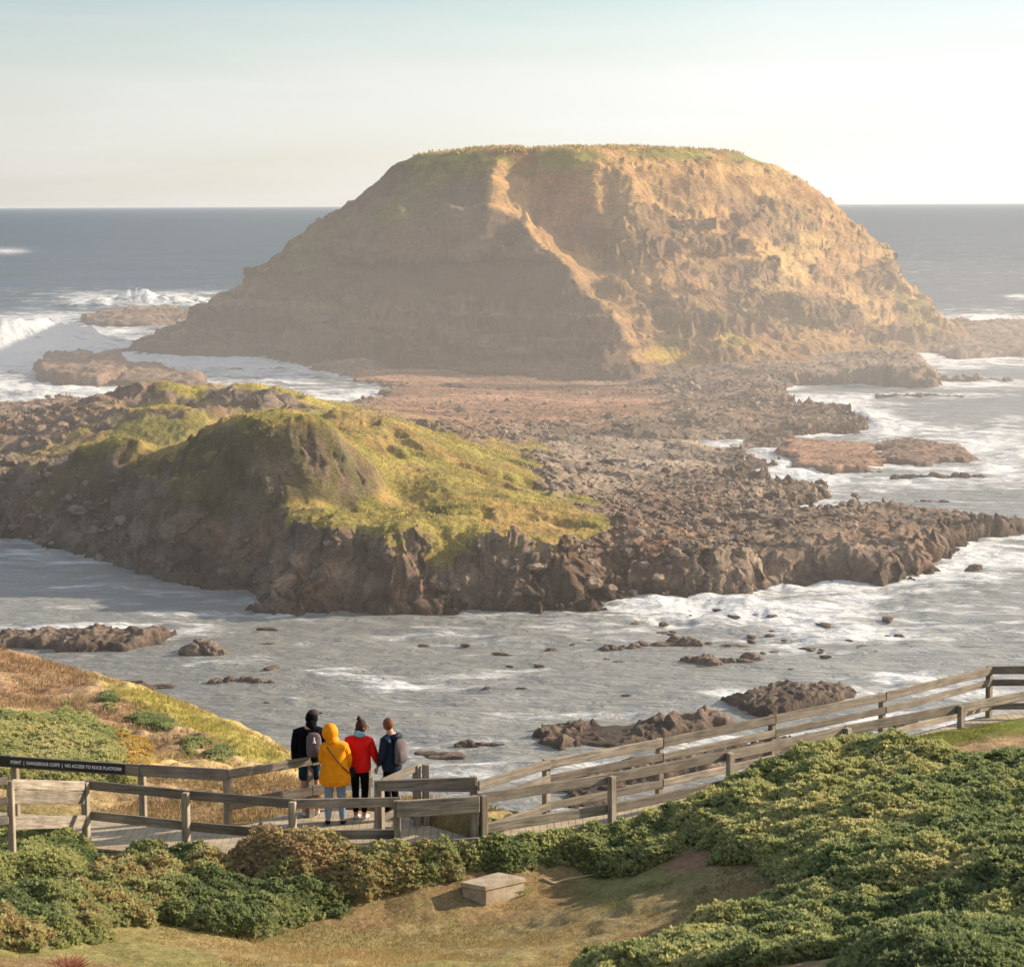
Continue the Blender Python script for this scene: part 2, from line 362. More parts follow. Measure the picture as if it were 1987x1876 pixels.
    ctr = inpoly_px(px, py, [(1050,850),(1420,840),(1490,900),(1350,920),(1180,960),(1060,930)], 25)
    rock = blend(lin(166, 151, 134), rock, ctr * .85)
    ochre = inpoly_px(px, py, [(380,1000),(640,1010),(720,1060),(740,1120),(560,1150),(430,1110)], 30) * sstep(-.1, .5, n2)
    rock = blend(lin(160, 126, 98), rock, ochre * .7)
    scrub = inpoly_px(px, py, [(-400,880),(100,880),(500,815),(690,860),(740,950),(560,1010),(400,1020),(0,1010)], 25) * sstep(-.5, .3, n2 + .3 * n1)
    rock = blend(lin(96, 92, 62), rock, scrub * .85)
    rock = blend(lin(148, 124, 104), rock, inpoly_px(px, py, [(-300,770),(250,770),(240,800),(100,860),(-300,880)], 14) * .7)
    wet = sstep(1.5, .4, Z + .5 * n2) * sstep(6, 1.5, sd)
    rock = rock * (1 - .5 * wet[..., None]); tone = fbm(X * .07, Y * .11, 55, 5)
    rock = rock * (1 + .45 * np.clip(tone, -1, 1) * low)[..., None]
    gc = blend(lin(138, 132, 66), np.broadcast_to(lin(158, 144, 78), X.shape + (3,)), sstep(-.4, .5, n1))
    gc = blend(lin(172, 142, 90), gc, sstep(-.05, .5, fbm(X * .25, Y * .25, 20, 4)) * .75)
    gc = blend(lin(176, 160, 70), gc, np.clip(knob, 0, 1) * .7); gc = blend(lin(100, 94, 64), gc, bowl * sstep(.5, 1.0, st) * .9)  # steep turf of the bowl darkened to paint in its shade
    col = blend(gc, rock, grass) if False else rock * (1 - grass[..., None]) + gc * grass[..., None]
    V = np.stack([X2, Y2, Z], -1).reshape(-1, 3)
    o = mesh_np('headland', V, grid_faces(nr, nc), M_head, cols=col.reshape(-1, 3))
    HEAD['V'] = V; HEAD['g'] = grass.reshape(-1); HEAD['r'] = rockm.reshape(-1); HEAD['c'] = gc.reshape(-1, 3); HEAD['sd'] = sd.reshape(-1); HEAD['fl'] = smoothb.reshape(-1)
    tag(o, kind='structure', label='low grassy headland and rubble platform in front of the flat-topped island')
    return o

# ------------------------------------------------------------------ island
def IP(px, py, D):
    p = PD(px, py, D); return (float(p[0]), float(p[1]), float(p[2]))
isl = []
L = [(200,700,468),(245,688,468),(290,675,468),(350,645,470),(405,612,472),(465,603,472),(482,593,472),(489,566,473),(505,550,473),(518,540,474),(526,512,474),(540,498,474),(560,485,474),(620,450,474),(690,400,474),(740,345,474),(790,310,474),(830,293,474)]
R_ = [(1440,300,476),(1500,333,478),(1550,363,478),(1600,390,478),(1650,430,480),(1690,468,480),(1735,500,480),(1742,545,480),(1762,585,480),(1800,622,480),(1838,662,480)]
ridge = [(950,345,440),(945,400,428),(1010,430,424),(1050,482,418),(1100,535,412),(1130,578,408),(1190,616,403),(1205,655,398),(1230,715,388),(1240,755,378)]
for a in (L, R_, ridge): isl += [IP(*q) for q in a]
for q in ridge[1:]:
    p = IP(*q); isl += [(p[0] - 8, p[1] + 3, p[2] - .2), (p[0] - 17, p[1] + 8, p[2] - .2), (p[0] + 3.5, p[1] + 8, p[2] - .3), (p[0] + 8, p[1] + 14, p[2] - .1)]
isl += [IP(*q) for q in [(900,290,474),(1000,285,476),(1100,283,478),(1200,283,478),(1300,286,478),(1400,292,476),
   (960,318,446),(1040,312,446),(1100,318,444),(1200,318,446),(1300,322,450),(1400,325,456),(880,320,452),(830,350,452),
   (700,700,428),(900,725,404),(1100,742,386),(520,690,456),(600,600,450),(700,560,444),(800,500,442),(900,450,438),(700,480,456),(760,420,456),(850,400,448),
   (800,620,428),(950,600,420),(1050,620,410),(1000,520,424),(600,660,446),(450,640,462),(1150,700,392),(900,680,412),
   (1045,400,444),(1040,360,446),(1150,400,436),(1120,340,442),(1200,450,430),(1300,400,444),(1400,400,456),(1500,420,464),(1200,540,420),(1350,500,434),(1450,480,450),(1600,480,468),
   (1550,560,448),(1400,600,426),(1300,640,410),(1650,600,458),(1700,560,468),(1250,600,412),(1320,720,394),(1400,742,392),(1500,728,402),(1600,700,416),(1750,690,448),(1830,690,462),(1300,580,418),(1450,660,416)]]
# the far side of the island, out of sight
for x, y, z in [(-40,540,15),(-10,560,22),(30,570,24),(60,560,22),(85,540,14),(-20,520,38),(20,530,41),(50,520,39),(-60,520,0),(-30,590,0),(20,610,0),(70,605,0),(104,565,-1),(104,505,-2),(99,480,-2),(98,465,-2),(92,520,4),(98,540,1),(20,490,41.2),(0,490,41),(40,490,41),
                (-100,480,-3),(-95,440,-3),(-60,430,-3),(120,450,-3),(10,350,-2),(-40,380,-3),(70,380,-2),(130,600,-3),(-90,600,-3)]:
    isl.append((x, y, z))
isl += [(float(W(px, 745, 1.0)[0] / W(px, 745, 1.0)[1] * D), D, z) for px in (780, 900, 1000, 1120, 1230) for D, z in ((372.0 + (1000 - px) * .03 * (px < 1000), 1.0), (364.0, -.6))]
isl_poly = [W(*q) for q in [(225,690),(500,694),(660,708),(750,742),(1000,758),(1240,768),(1400,745),(1560,735),(1830,700),(1850,660)]] + [(118,520),(110,570),(60,610),(-30,595),(-70,530)]
islR = RBF(isl, c=.9, lam=.05)
def island():
    nc, nr = 900, 640
    t = np.linspace(-.205, .235, nc); D = np.linspace(366, 625, nr)
    T, DD = np.meshgrid(t, D); X = T * DD; Y = DD.copy()
    Z = islR(X, Y)
    lim = 41.3; Z = np.where(Z > lim - 1.5, lim - 1.5 + 1.5 * np.tanh((Z - lim + 1.5) / 1.5), Z)
    px, py = proj(X, Y, Z)
    dzdx = np.gradient(Z, axis=1) / np.gradient(X, axis=1); dzdy = np.gradient(Z, axis=0) / np.gradient(Y, axis=0)
    st = np.hypot(dzdx, dzdy)
    slope = sstep(.2, .6, st) * sstep(0, 2, Z) * (1 - .8 * sstep(37, 39.5, Z)); upper = sstep(24, 32, Z)
    topm = sstep(36.5, 38.5, Z + fbm(X * .1, Y * .1, 1, 3))
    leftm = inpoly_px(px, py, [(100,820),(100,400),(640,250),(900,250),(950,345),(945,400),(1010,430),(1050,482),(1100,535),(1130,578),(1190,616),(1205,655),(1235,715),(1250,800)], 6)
    rb = inpoly_px(px, py, [(950,345),(1000,350),(1060,430),(1130,500),(1190,560),(1250,600),(1300,650),(1400,745),(1290,745),(1235,715),(1205,655),(1190,616),(1130,578),(1100,535),(1050,482),(1010,430),(945,400)], 10)
    n0 = fbm(X * .035, Y * .035, Z * .05, 5); n1 = fbm(X * .12, Y * .12, Z * .12, 5)
    # level beds showing in the lower part of the shaded flank
    bed = sstep(1150, 900, px) * sstep(17, 13, Z) * sstep(-1, 1, Z); q = Z / 2.6 + n0 * .35; qf = q - np.floor(q)
    Z = Z + bed * ((sstep(.25, .6, qf) - qf) * 2.1 - .7)
    # runnels straight down the slope
    az = np.arctan2(Y - 480, X - 12); rr = np.hypot(X - 12, Y - 480)
    lean = (Z - 20) * .035; gul = fbm((az + lean * .6) * 13 + n0 * 3.0 + n1 * 1.0, rr * .035 + n1 * .8, Z * .03, 5, ridged=True)
    gul2 = fbm((az + lean) * 34 + n1 * 2.5, rr * .1 + n0, Z * .08, 4, ridged=True)
    Z2 = Z + slope * ((gul * (1.7 - .6 * upper) + gul2 * (.8 - .45 * upper)) * (.35 + .65 * sstep(950, 1100, px)) * (1 - .6 * rb) + n1 * .8 + fbm(X * .5, Y * .5, Z * .5, 4) * .4)
    # two broken bands of dark columnar rock
    bands = 0; rockw = np.zeros_like(Z)
    rightf = sstep(1000, 1150, px)
    for zb, h, wv, cov in [(21, 2.6, 2.2, -.02), (14.5, 3.0, 2.5, -.2), (8.0, 3.0, 2.2, -.35), (3.2, 2.4, 1.2, -.9), (27, 2.0, 1.5, .22)]:
        lv = zb + n0 * 5 + (px - 1100) * .000
        q = (Z2 - lv) / wv
        on = sstep(cov, cov + .25, fbm(X * .045 + zb, Y * .045, zb, 4)) * slope
        on = on * (1 - .75 * rb)
        bands = bands + on * (np.clip(sstep(-.5, .5, q) - .5 - q * .45, -1, 1) * np.exp(-q * q * .5)) * h
        rockw = np.maximum(rockw, on * np.exp(-(q * q) * .8))
    Z3 = Z2 + bands * 1.25
    colm = fbm(az * 130 + n1 * .5, rr * .12, 2.0, 3, ridged=True)
    Z3 = Z3 + rockw * colm * .9 + topm * fbm(X * .3, Y * .3, 0, 4) * .12
    # the slip scar beside the ridge and the notch at its head
    def dent(cx, cy, rx, ry, dep, ang=0):
        c, s = math.cos(ang), math.sin(ang); u = ((px - cx) * c + (py - cy) * s) / rx; v = (-(px - cx) * s + (py - cy) * c) / ry
        return -dep * np.exp(-(u * u + v * v))
    Z3 = Z3 + dent(1034, 370, 11, 60, 3.2, -.05) + dent(1090, 400, 45, 70, 1.2, -.1) + dent(1170, 440, 18, 60, 2.6, .2) + dent(1185, 385, 14, 50, 1.6, -.5) + dent(1285, 395, 60, 12, 1.2, .7) + dent(1180, 455, 25, 30, 1.5)
    s = slope * (.35 + .9 * rockw) * (1 - .6 * upper)
    wa, wb, _ = worley(az * 26 + n1 * .6, Z2 * .32 + n0); crk = np.clip(wb - wa, 0, .3) / .3 * np.maximum(rockw, bed)
    X2 = X + s * fbm(X * .3, Y * .3, Z * .6, 4) * 1.5 + crk * np.cos(az) * 1.1; Y2 = Y + s * fbm(X * .3 + 50, Y * .3, Z * .6, 4) * 1.5 + crk * np.sin(az) * 1.1
    def blend(c, base, wgt): return base * (1 - wgt[..., None]) + c * wgt[..., None]
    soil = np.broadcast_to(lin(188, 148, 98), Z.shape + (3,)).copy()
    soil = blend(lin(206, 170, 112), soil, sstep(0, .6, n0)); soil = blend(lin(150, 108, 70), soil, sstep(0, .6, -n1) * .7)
    soil = blend(lin(98, 82, 69), soil, leftm * .92)  # shade of the face left of the ridge, painted into the soil
    soil = blend(lin(176, 116, 84), soil, np.clip(inpoly_px(px, py, [(1050,325),(1130,325),(1175,430),(1180,490),(1120,470),(1050,430)], 8), 0, 1) * .9)
    soil = blend(lin(200, 158, 102), soil, np.clip(inpoly_px(px, py, [(950,345),(1010,345),(1030,430),(1130,560),(1230,650),(1400,745),(1300,740),(1190,610),(1000,425),(945,400)], 12), 0, 1) * .8)  # sunlit strip along the ridge, painted in as lighter soil
    dark = sstep(.1, .45, gul * -.4 + rockw * .9 + sstep(.2, .6, -colm) * rockw * .3)
    rkp = (1 - .85 * rb) * sstep(.12, .4, fbm(X * .06 + 7, Y * .06, Z * .12, 5)) * sstep(38, 30, Z) * sstep(.2, .6, st)
    soil = blend(lin(112, 92, 74), soil, np.clip(rockw * .9 + rkp * .75 + .35 * sstep(.2, .7, -gul) * slope, 0, 1) * .8)
    Z3 = Z3 + rkp * (.6 * fbm(X * .4, Y * .4, Z * .4, 4, ridged=True) + .3)
    # turf: cap, left shoulder, toes
    gn = fbm(X * .1, Y * .1, 9, 5)
    gm = topm * sstep(-.6, .1, gn + .25)
    gm = np.maximum(gm, inpoly_px(px, py, [(800,320),(960,315),(950,345),(900,400),(760,440),(720,430),(780,370)], 16) * sstep(-.5, .2, gn + .25))
    gm = np.maximum(gm, inpoly_px(px, py, [(545,495),(690,405),(700,420),(620,480),(640,520),(560,520)], 14) * .75)
    gm = np.maximum(gm, inpoly_px(px, py, [(580,575),(690,570),(720,620),(600,625)], 14) * .55)
    gm = np.maximum(gm, inpoly_px(px, py, [(1300,650),(1340,690),(1400,745),(1330,745),(1250,690)], 12) * .9)
    gm = np.maximum(gm, inpoly_px(px, py, [(1360,610),(1450,620),(1470,690),(1400,690)], 16) * sstep(-.2, .3, gn) * .7)
    gm = np.maximum(gm, inpoly_px(px, py, [(1720,570),(1770,600),(1840,665),(1780,660)], 10) * .6)
    gm = np.maximum(gm, sstep(.25, .6, gn) * rightf * .15)
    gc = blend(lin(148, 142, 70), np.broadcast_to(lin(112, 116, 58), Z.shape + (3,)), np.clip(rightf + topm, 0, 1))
    gc = blend(lin(196, 160, 58), gc, sstep(9, 2, Z) * rightf * .7)
    gc = blend(lin(186, 158, 96), gc, topm * sstep(39.6, 41.0, Z) * .8)
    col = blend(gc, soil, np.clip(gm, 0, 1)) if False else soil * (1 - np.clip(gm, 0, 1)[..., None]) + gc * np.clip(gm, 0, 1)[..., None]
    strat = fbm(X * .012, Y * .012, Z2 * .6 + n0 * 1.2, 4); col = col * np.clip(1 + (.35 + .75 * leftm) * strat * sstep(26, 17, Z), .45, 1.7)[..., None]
    base = sstep(4.0, 1.0, Z)
    col = blend(lin(98, 84, 72), col, base * .7)
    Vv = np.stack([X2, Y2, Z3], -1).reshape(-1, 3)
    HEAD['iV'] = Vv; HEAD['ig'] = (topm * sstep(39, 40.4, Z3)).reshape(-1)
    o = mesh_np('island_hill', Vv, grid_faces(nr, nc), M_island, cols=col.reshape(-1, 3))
    tag(o, kind='structure', label='steep flat-topped rocky island with a grass cap and ochre slopes')
    return X, Y, Z3, topm
isl_o = island()
headland()

# small bushes along the island's skyline
# ------------------------------------------------------------------ sea
foam_spots = [  # px, py, rx, ry, strength
 (90,668,200,18,1.15),(30,692,110,28,1.2),(90,757,200,20,1.1),(260,765,90,12,.9),(330,752,80,10,.7),(300,583,150,12,1.0),(150,640,150,9,.8),(330,648,120,9,.7),(460,708,200,22,1.0),(560,735,90,10,.8),(330,700,160,16,.85),
 (650,772,110,16,.95),(15,487,36,5,.8),(420,592,70,9,.8),(190,570,110,6,.6),(120,620,140,12,.8),
 (250,705,360,50,.8),(40,650,260,22,1.0),(250,790,150,12,.8),(60,800,150,8,.6),(1800,520,260,50,.2),(1850,470,200,30,.15),(1700,880,260,70,.5),(1590,785,110,16,1.0),(1650,812,90,16,1.0),(1740,835,80,14,.9),(1540,925,110,26,.9),(1500,985,110,9,.9),(1900,860,120,26,.75),(1960,905,60,40,.7),(1760,925,160,22,.6),(1930,1085,80,26,.9),(1860,1125,90,9,.7),  # two faintest spots: whitecaps that also paint in the far right sun glare
 (1900,602,120,9,.5),(1890,625,120,10,.9),(1975,578,22,5,.9),(1880,700,130,12,.85),(1900,745,110,8,.9),(1700,768,230,5,.8),(1950,820,70,16,.5),
 (1290,1162,110,13,1.0),(1420,1190,230,28,.85),(1600,1225,180,22,.7),(1650,1165,200,8,.6),(1350,1215,100,14,.5),(640,1312,120,16,.42),(760,1330,120,10,.35),(150,1226,200,10,.85),(420,1195,150,8,.55),(150,1140,100,3,.4),
 (1500,1345,250,14,.6),(1740,1312,50,14,.95),(1850,1320,120,10,.6),(900,1450,130,18,.55),(1000,1500,220,24,.5),(1300,1480,300,30,.6),(1600,1440,200,22,.8),(1800,1400,200,18,.8),(1900,1345,120,14,.7),(1150,1385,180,8,.55),(570,1360,20,5,.7),(950,1345,200,30,.3),(300,1290,250,14,.2)]
def sea():
    nc, nr = 820, 980
    t = np.linspace(-1, 1, nc); t = np.sign(t) * (np.abs(t) * .26 + np.abs(t) ** 6 * .7)
    u = np.linspace(0, 1, nr); D = 42 * (1400 / 42) ** u
    D = np.concatenate([D, 1400 * (60000 / 1400) ** (np.linspace(0, 1, 90)[1:])]); nr = len(D)
    T, DD = np.meshgrid(t, D); X = T * DD; Y = DD.copy()
    px, py = proj(X, Y, np.zeros_like(X))
    foam = np.zeros_like(X)
    for a, b, rx, ry, s in foam_spots:
        if s >= .6 and b < 1260: rx, ry = rx * 1.3, ry * 1.4
        q = ((px - a) / rx) ** 2 + ((py - b) / ry) ** 2
        foam = np.maximum(foam, s * np.exp(-q * .9))
    sd = -np.maximum(sdpoly(X, Y, coast), sdpoly(X, Y, isl_poly))
    calm = sstep(1300, 1100, px) * sstep(900, 1000, py); shore = np.exp(-np.clip(sd, 0, 99) / 2.2) * (.5 - .3 * calm) + np.exp(-np.clip(sd, 0, 99) / 9) * .18 * (1 - calm)
    foam = np.maximum(foam, shore * sstep(1500, 600, Y)) + .25 * foam * shore
    near = sstep(420, 200, Y)
    foam = foam + (.09 + .14 * fbm(X * .03, Y * .03, 2, 3)) * near
    far = sstep(380, 560, Y)
    # swell and chop as real relief
    Zs = far * .9 * sstep(2600, 900, Y) * fbm(X * .012 + 3, Y * .035, 1, 3) + .16 * fbm(X * .16, Y * .3, 2, 3) * sstep(900, 250, Y)
    Zs = Zs + .35 * np.clip(foam, 0, 1) * (fbm(X * .35, Y * .35, 6, 4) + .25) * sstep(1200, 500, Y)
    # breakers: raised rolls of water with a steep near face
    def roll(x0, y0, x1, y1, h, wd):
        a = np.array(W(x0, y0)); b = np.array(W(x1, y1)); e = b - a; Ln = np.hypot(*e); e /= Ln
        n = np.array([-e[1], e[0]]); n = n if n[1] > 0 else -n
        s = ((X - a[0]) * e[0] + (Y - a[1]) * e[1]) / Ln; q = (X - a[0]) * n[0] + (Y - a[1]) * n[1] + fbm(X * .04, Y * .04, 3, 3) * wd * .5
        env = np.clip(1 - (2 * s - 1) ** 2, 0, 1) * (s > 0) * (s < 1)
        prof = np.where(q > 0, np.exp(-(q / (wd * 1.4)) ** 2), np.exp(-(q / (wd * .45)) ** 2))
        return h * env * prof * np.clip(.85 + .55 * fbm(X * .07, Y * .07, 4, 3) + .35 * fbm(X * .3, Y * .3, 9, 4, ridged=True), .1, 2)
    B = roll(110,598,480,590,4.6,10) + roll(-120,690,260,664,4.2,9) + roll(-60,775,230,770,1.6,5) + roll(1500,775,1750,838,.9,3) + roll(1800,632,2050,620,1.6,6)
    Zs = Zs + B
    bf = np.clip(B / 1.5, 0, 1)
    foam = np.maximum(foam, bf * (.95 - .5 * np.exp(-((px - 320) / 38) ** 2) * sstep(640, 560, py) * sstep(2.4, 1.2, B)))
    Zs = Zs * sstep(40, 120, Y) 
    o = mesh_np('sea', np.stack([X, Y, Zs], -1).reshape(-1, 3), grid_faces(nr, nc), M_sea, foam=np.clip(foam, 0, 1.3).reshape(-1))
    tag(o, kind='structure', label='blue grey sea with surf')
def sea_mat():
    m, t, b = newmat('sea_water')
    g = t.nodes.new('ShaderNodeNewGeometry')
    at = t.nodes.new('ShaderNodeAttribute'); at.attribute_name = 'Foam'
    mp1 = t.nodes.new('ShaderNodeMapping'); mp1.inputs['Scale'].default_value = (.42, 1.0, 1); t.links.new(g.outputs['Position'], mp1.inputs['Vector'])
    f1 = noise_node(t, .22, 10, .68, mp1.outputs[0], 1.2); f2 = noise_node(t, 1.3, 6, .7, mp1.outputs[0], .8)
    c1 = maprange(t, f1.outputs['Fac'], .25, .75, -.75, .75); c2 = maprange(t, f2.outputs['Fac'], .25, .75, -.3, .3)
    ad = t.nodes.new('ShaderNodeMath'); t.links.new(c1, ad.inputs[0]); t.links.new(c2, ad.inputs[1])
    ad2 = t.nodes.new('ShaderNodeMath'); t.links.new(ad.outputs[0], ad2.inputs[0]); t.links.new(at.outputs['Fac'], ad2.inputs[1])
    fac = maprange(t, ad2.outputs[0], .36, .85, 0, 1)
    # water body colour: deep blue green offshore, paler nearer in, where reflected sky is painted into the colour
    sp = t.nodes.new('ShaderNodeSeparateXYZ'); t.links.new(g.outputs['Position'], sp.inputs[0])
    dm = maprange(t, sp.outputs['Y'], 120, 620, 0, 1)
    mixw = t.nodes.new('ShaderNodeMix'); mixw.data_type = 'RGBA'; t.links.new(dm, mixw.inputs['Factor'])
    mixw.inputs['A'].default_value = (*lin(150, 150, 142), 1); mixw.inputs['B'].default_value = (*lin(36, 78, 102), 1)
    nb = noise_node(t, .02, 5, .6, mp1.outputs[0]); vv = maprange(t, nb.outputs['Fac'], .3, .7, .75, 1.25)
    wc = vmul(t, mixw.outputs['Result'], vv)
    mixf = t.nodes.new('ShaderNodeMix'); mixf.data_type = 'RGBA'; t.links.new(fac, mixf.inputs['Factor']); t.links.new(wc, mixf.inputs['A'])
    mixf.inputs['B'].default_value = (.72, .74, .74, 1)
    w1 = noise_node(t, .9, 6, .62, mp1.outputs[0], .4); w2 = noise_node(t, .12, 6, .6, mp1.outputs[0], .3)
    a3 = t.nodes.new('ShaderNodeMath'); a3.operation = 'MULTIPLY_ADD'; a3.inputs[1].default_value = 1.6; t.links.new(w2.outputs['Fac'], a3.inputs[0]); t.links.new(w1.outputs['Fac'], a3.inputs[2])
    bp = t.nodes.new('ShaderNodeBump'); bp.inputs['Strength'].default_value = .8; bp.inputs['Distance'].default_value = .9
    t.links.new(a3.outputs[0], bp.inputs['Height'])
    df = t.nodes.new('ShaderNodeBsdfDiffuse'); gl = t.nodes.new('ShaderNodeBsdfGlossy'); gl.inputs['Roughness'].default_value = .28
    fr = t.nodes.new('ShaderNodeFresnel'); fr.inputs['IOR'].default_value = 1.33
    for nn in (df, gl, fr): t.links.new(bp.outputs[0], nn.inputs['Normal'])
    t.links.new(mixf.outputs['Result'], df.inputs['Color'])
    # a wind roughened sea mirrors less than a flat one; foam does not mirror
    k1 = maprange(t, sp.outputs['Y'], 150, 650, .95, .10); k2 = maprange(t, fac, 0, 1, 1, .05)
    mm = t.nodes.new('ShaderNodeMath'); mm.operation = 'MULTIPLY'; t.links.new(fr.outputs[0], mm.inputs[0]); t.links.new(k1, mm.inputs[1])
    m2 = t.nodes.new('ShaderNodeMath'); m2.operation = 'MULTIPLY'; t.links.new(mm.outputs[0], m2.inputs[0]); t.links.new(k2, m2.inputs[1])
    ms = t.nodes.new('ShaderNodeMixShader'); t.links.new(m2.outputs[0], ms.inputs[0]); t.links.new(df.outputs[0], ms.inputs[1]); t.links.new(gl.outputs[0], ms.inputs[2])
    t.links.new(ms.outputs[0], t.nodes['Material Output'].inputs[0]); t.nodes.remove(b)
    return m
M_sea = sea_mat()
sea()

# ------------------------------------------------------------------ sea rocks, each a thing of its own
def ico(sub):
    bm = bmesh.new(); bmesh.ops.create_icosphere(bm, subdivisions=sub, radius=1.0)
    V = np.array([v.co[:] for v in bm.verts]); F = np.array([[v.index for v in f.verts] for f in bm.faces]); bm.free(); return V, F
ICO3, ICO3F = ico(4); ICO2, ICO2F = ico(2)
def lump(c, r, seed, sub=3, rough=.35):
    V, F = (ICO3, ICO3F) if sub == 3 else (ICO2, ICO2F)
    n = fbm(V[:, 0] * 1.3 + seed, V[:, 1] * 1.3, V[:, 2] * 1.3, 5)
    rd = fbm(V[:, 0] * 2.2, V[:, 1] * 2.2 + seed, V[:, 2] * 3.0, 4, ridged=True)
    n3 = fbm(V[:, 0] * 5 + seed, V[:, 1] * 5, V[:, 2] * 5, 3, ridged=True)
    q = V * (1 + 1.2 * rough * n + .20 * rd + .07 * n3)[:, None]; q[:, 2] = V[:, 2] * (1 + .6 * rough * n + .22 * rd + .08 * n3)
    q[:, 2] = np.sign(q[:, 2]) * np.abs(q[:, 2]) ** .8
    return q * np.asarray(r) + np.asarray(c), F
def rock(x0, x1, yb, h, label, n=None, depth=.5, tint=None, flat=False, grp='rocks standing in the water around the headland'):
    a = np.array(W(x0, yb)); b = np.array(W(x1, yb)); Ln = np.hypot(*(b - a)); mid = (a + b) / 2
    n = n or max(1, int(Ln / (h * 2.4)) + 1); n = int(n * 3) if n > 2 else n; h = h * .8
    Vs, Fs, off = [], [], 0
    rs = np.random.default_rng(int(x0 * 7 + yb))
    for i in range(n):
        k = (i + .5) / n + rs.uniform(-.3, .3) / n; c = a + (b - a) * k
        hz = h * rs.uniform(.35, 1.1) * (1 - .35 * abs(2 * k - 1)); rx = max(Ln / n * rs.uniform(.6, 1.2), hz * rs.uniform(.7, 1.1)) if n > 1 else Ln / 2
        ry = max(rx * depth, hz * .7) * rs.uniform(.8, 1.3)
        v, f = lump((c[0] - mid[0], c[1] - mid[1] + rs.uniform(-.8, 1.6) * ry, -.1), (rx, ry, hz), rs.uniform(0, 90), 3, .3 if flat else .38)
        if flat: v[:, 2] = np.minimum(v[:, 2], hz * .72 + .25 * h * fbm(v[:, 0] * .4, v[:, 1] * .4, 3, 4))
        Vs.append(v); Fs.append(f + off); off += len(v)
    V = np.concatenate(Vs); F = np.concatenate(Fs)
    c0 = lin(128, 112, 100) if tint is None else tint
    nn = fbm(V[:, 0] * .8, V[:, 1] * .8, V[:, 2] * .8, 4)
    cols = c0[None] * (1 + .25 * nn[:, None]); cols = cols * (1 - .35 * sstep(.35, 0, V[:, 2])[:, None])
    o = mesh_np('sea_rock', V, F, M_rock, cols=cols)
    o.location = (mid[0], mid[1], 0)
    return tag(o, label, 'rock', grp)
redt = lin(156, 112, 84)
rock(352,432,1268,1.1,'small reef just right of the long ragged reef on the left',n=4)
rock(236,275,1322,.45,'flat dark rock touching the top edge of the left hillside',n=2)
rock(262,332,1332,.4,'low dark rock beside the slope edge, right of the flat one by the hillside',n=2)
rock(410,530,1326,.7,'low brown reef in the bay above the left hillside, left of the people',n=6)
rock(630,700,1301,.4,'pair of dark rocks awash above the people and left of them',n=2)
rock(800,830,1293,.25,'tiny dark rock awash above and right of the red jacket',n=1)
rock(880,985,1447,.5,'low flat rock just left of the big brown boulders below mid bay',n=3, flat=True)
rock(820,880,1459,.4,'low rock in the shallows right of the navy jacket',n=2)
rock(1132,1165,1245,.5,'small rock at the left end of the cluster in the bay',n=1)
rock(1165,1238,1262,.75,'wide flat rock at the left of the mid bay cluster',n=3)
rock(1238,1292,1258,.8,'rounded rock in the middle of the mid bay cluster',n=2)
rock(1290,1382,1254,1.2,'tallest rock of the mid bay cluster, below the white surf',n=4)
rock(1404,1456,1256,.9,'square rock just right of the mid bay cluster',n=1)
rock(1315,1420,1290,.8,'long low rock in front of the mid bay cluster',n=5)
rock(1425,1480,1286,.85,'humped rock right of the long low rock in mid bay',n=2)
rock(1417,1440,1192,.6,'dark rock in white foam below the platform cliff',n=1)
rock(1382,1398,1182,.4,'small dark rock in foam close under the platform cliff',n=1)
rock(1460,1474,1192,.35,'smallest dark rock in the foam below the platform cliff',n=1)
rock(1532,1560,1234,.6,'lone rock at the lower right of the white foam patch',n=1)
rock(1738,1758,1234,.5,'lone small rock far right in the bay',n=1)
rock(936,966,1341,.45,'jagged small rock alone in the middle of the bay',n=2)
rock(996,1018,1342,.45,'small round rock right of the jagged one in the middle of the bay',n=1)
rock(1208,1226,1348,.35,'tiny rock above the fence in the open bay',n=1)
rock(984,1000,1273,.35,'tiny dark rock in open water above the middle of the bay',n=1)
rock(1058,1078,1262,.35,'tiny rock left of the mid bay cluster',n=1)
rock(810,832,1252,.3,'tiny rock in calm water below the headland cliff',n=1)
rock(1880,1912,1108,.9,'rock in the surf off the right tip of the rubble platform',n=1)
rock(1730,1910,926,.8,'low reef awash in front of the flat brown reef',n=6)
rock(1775,1840,974,.5,'thin line of rocks awash in the right hand channel',n=4)
rock(1690,1830,868,.6,'row of small dark rocks behind the flat brown reef',n=6)
rock(1740,1790,823,.4,'dark rocks in the surf at the mouth of the right channel',n=3)
rock(1820,1955,740,1.6,'dark rock in surf in front of the island shelf at the right',n=4)
rock(1700,1870,770,.8,'low rocks awash right of the island foot',n=7)
rock(420,640,716,.5,'low wet ledge awash under the shaded side of the island',n=7,depth=.5)

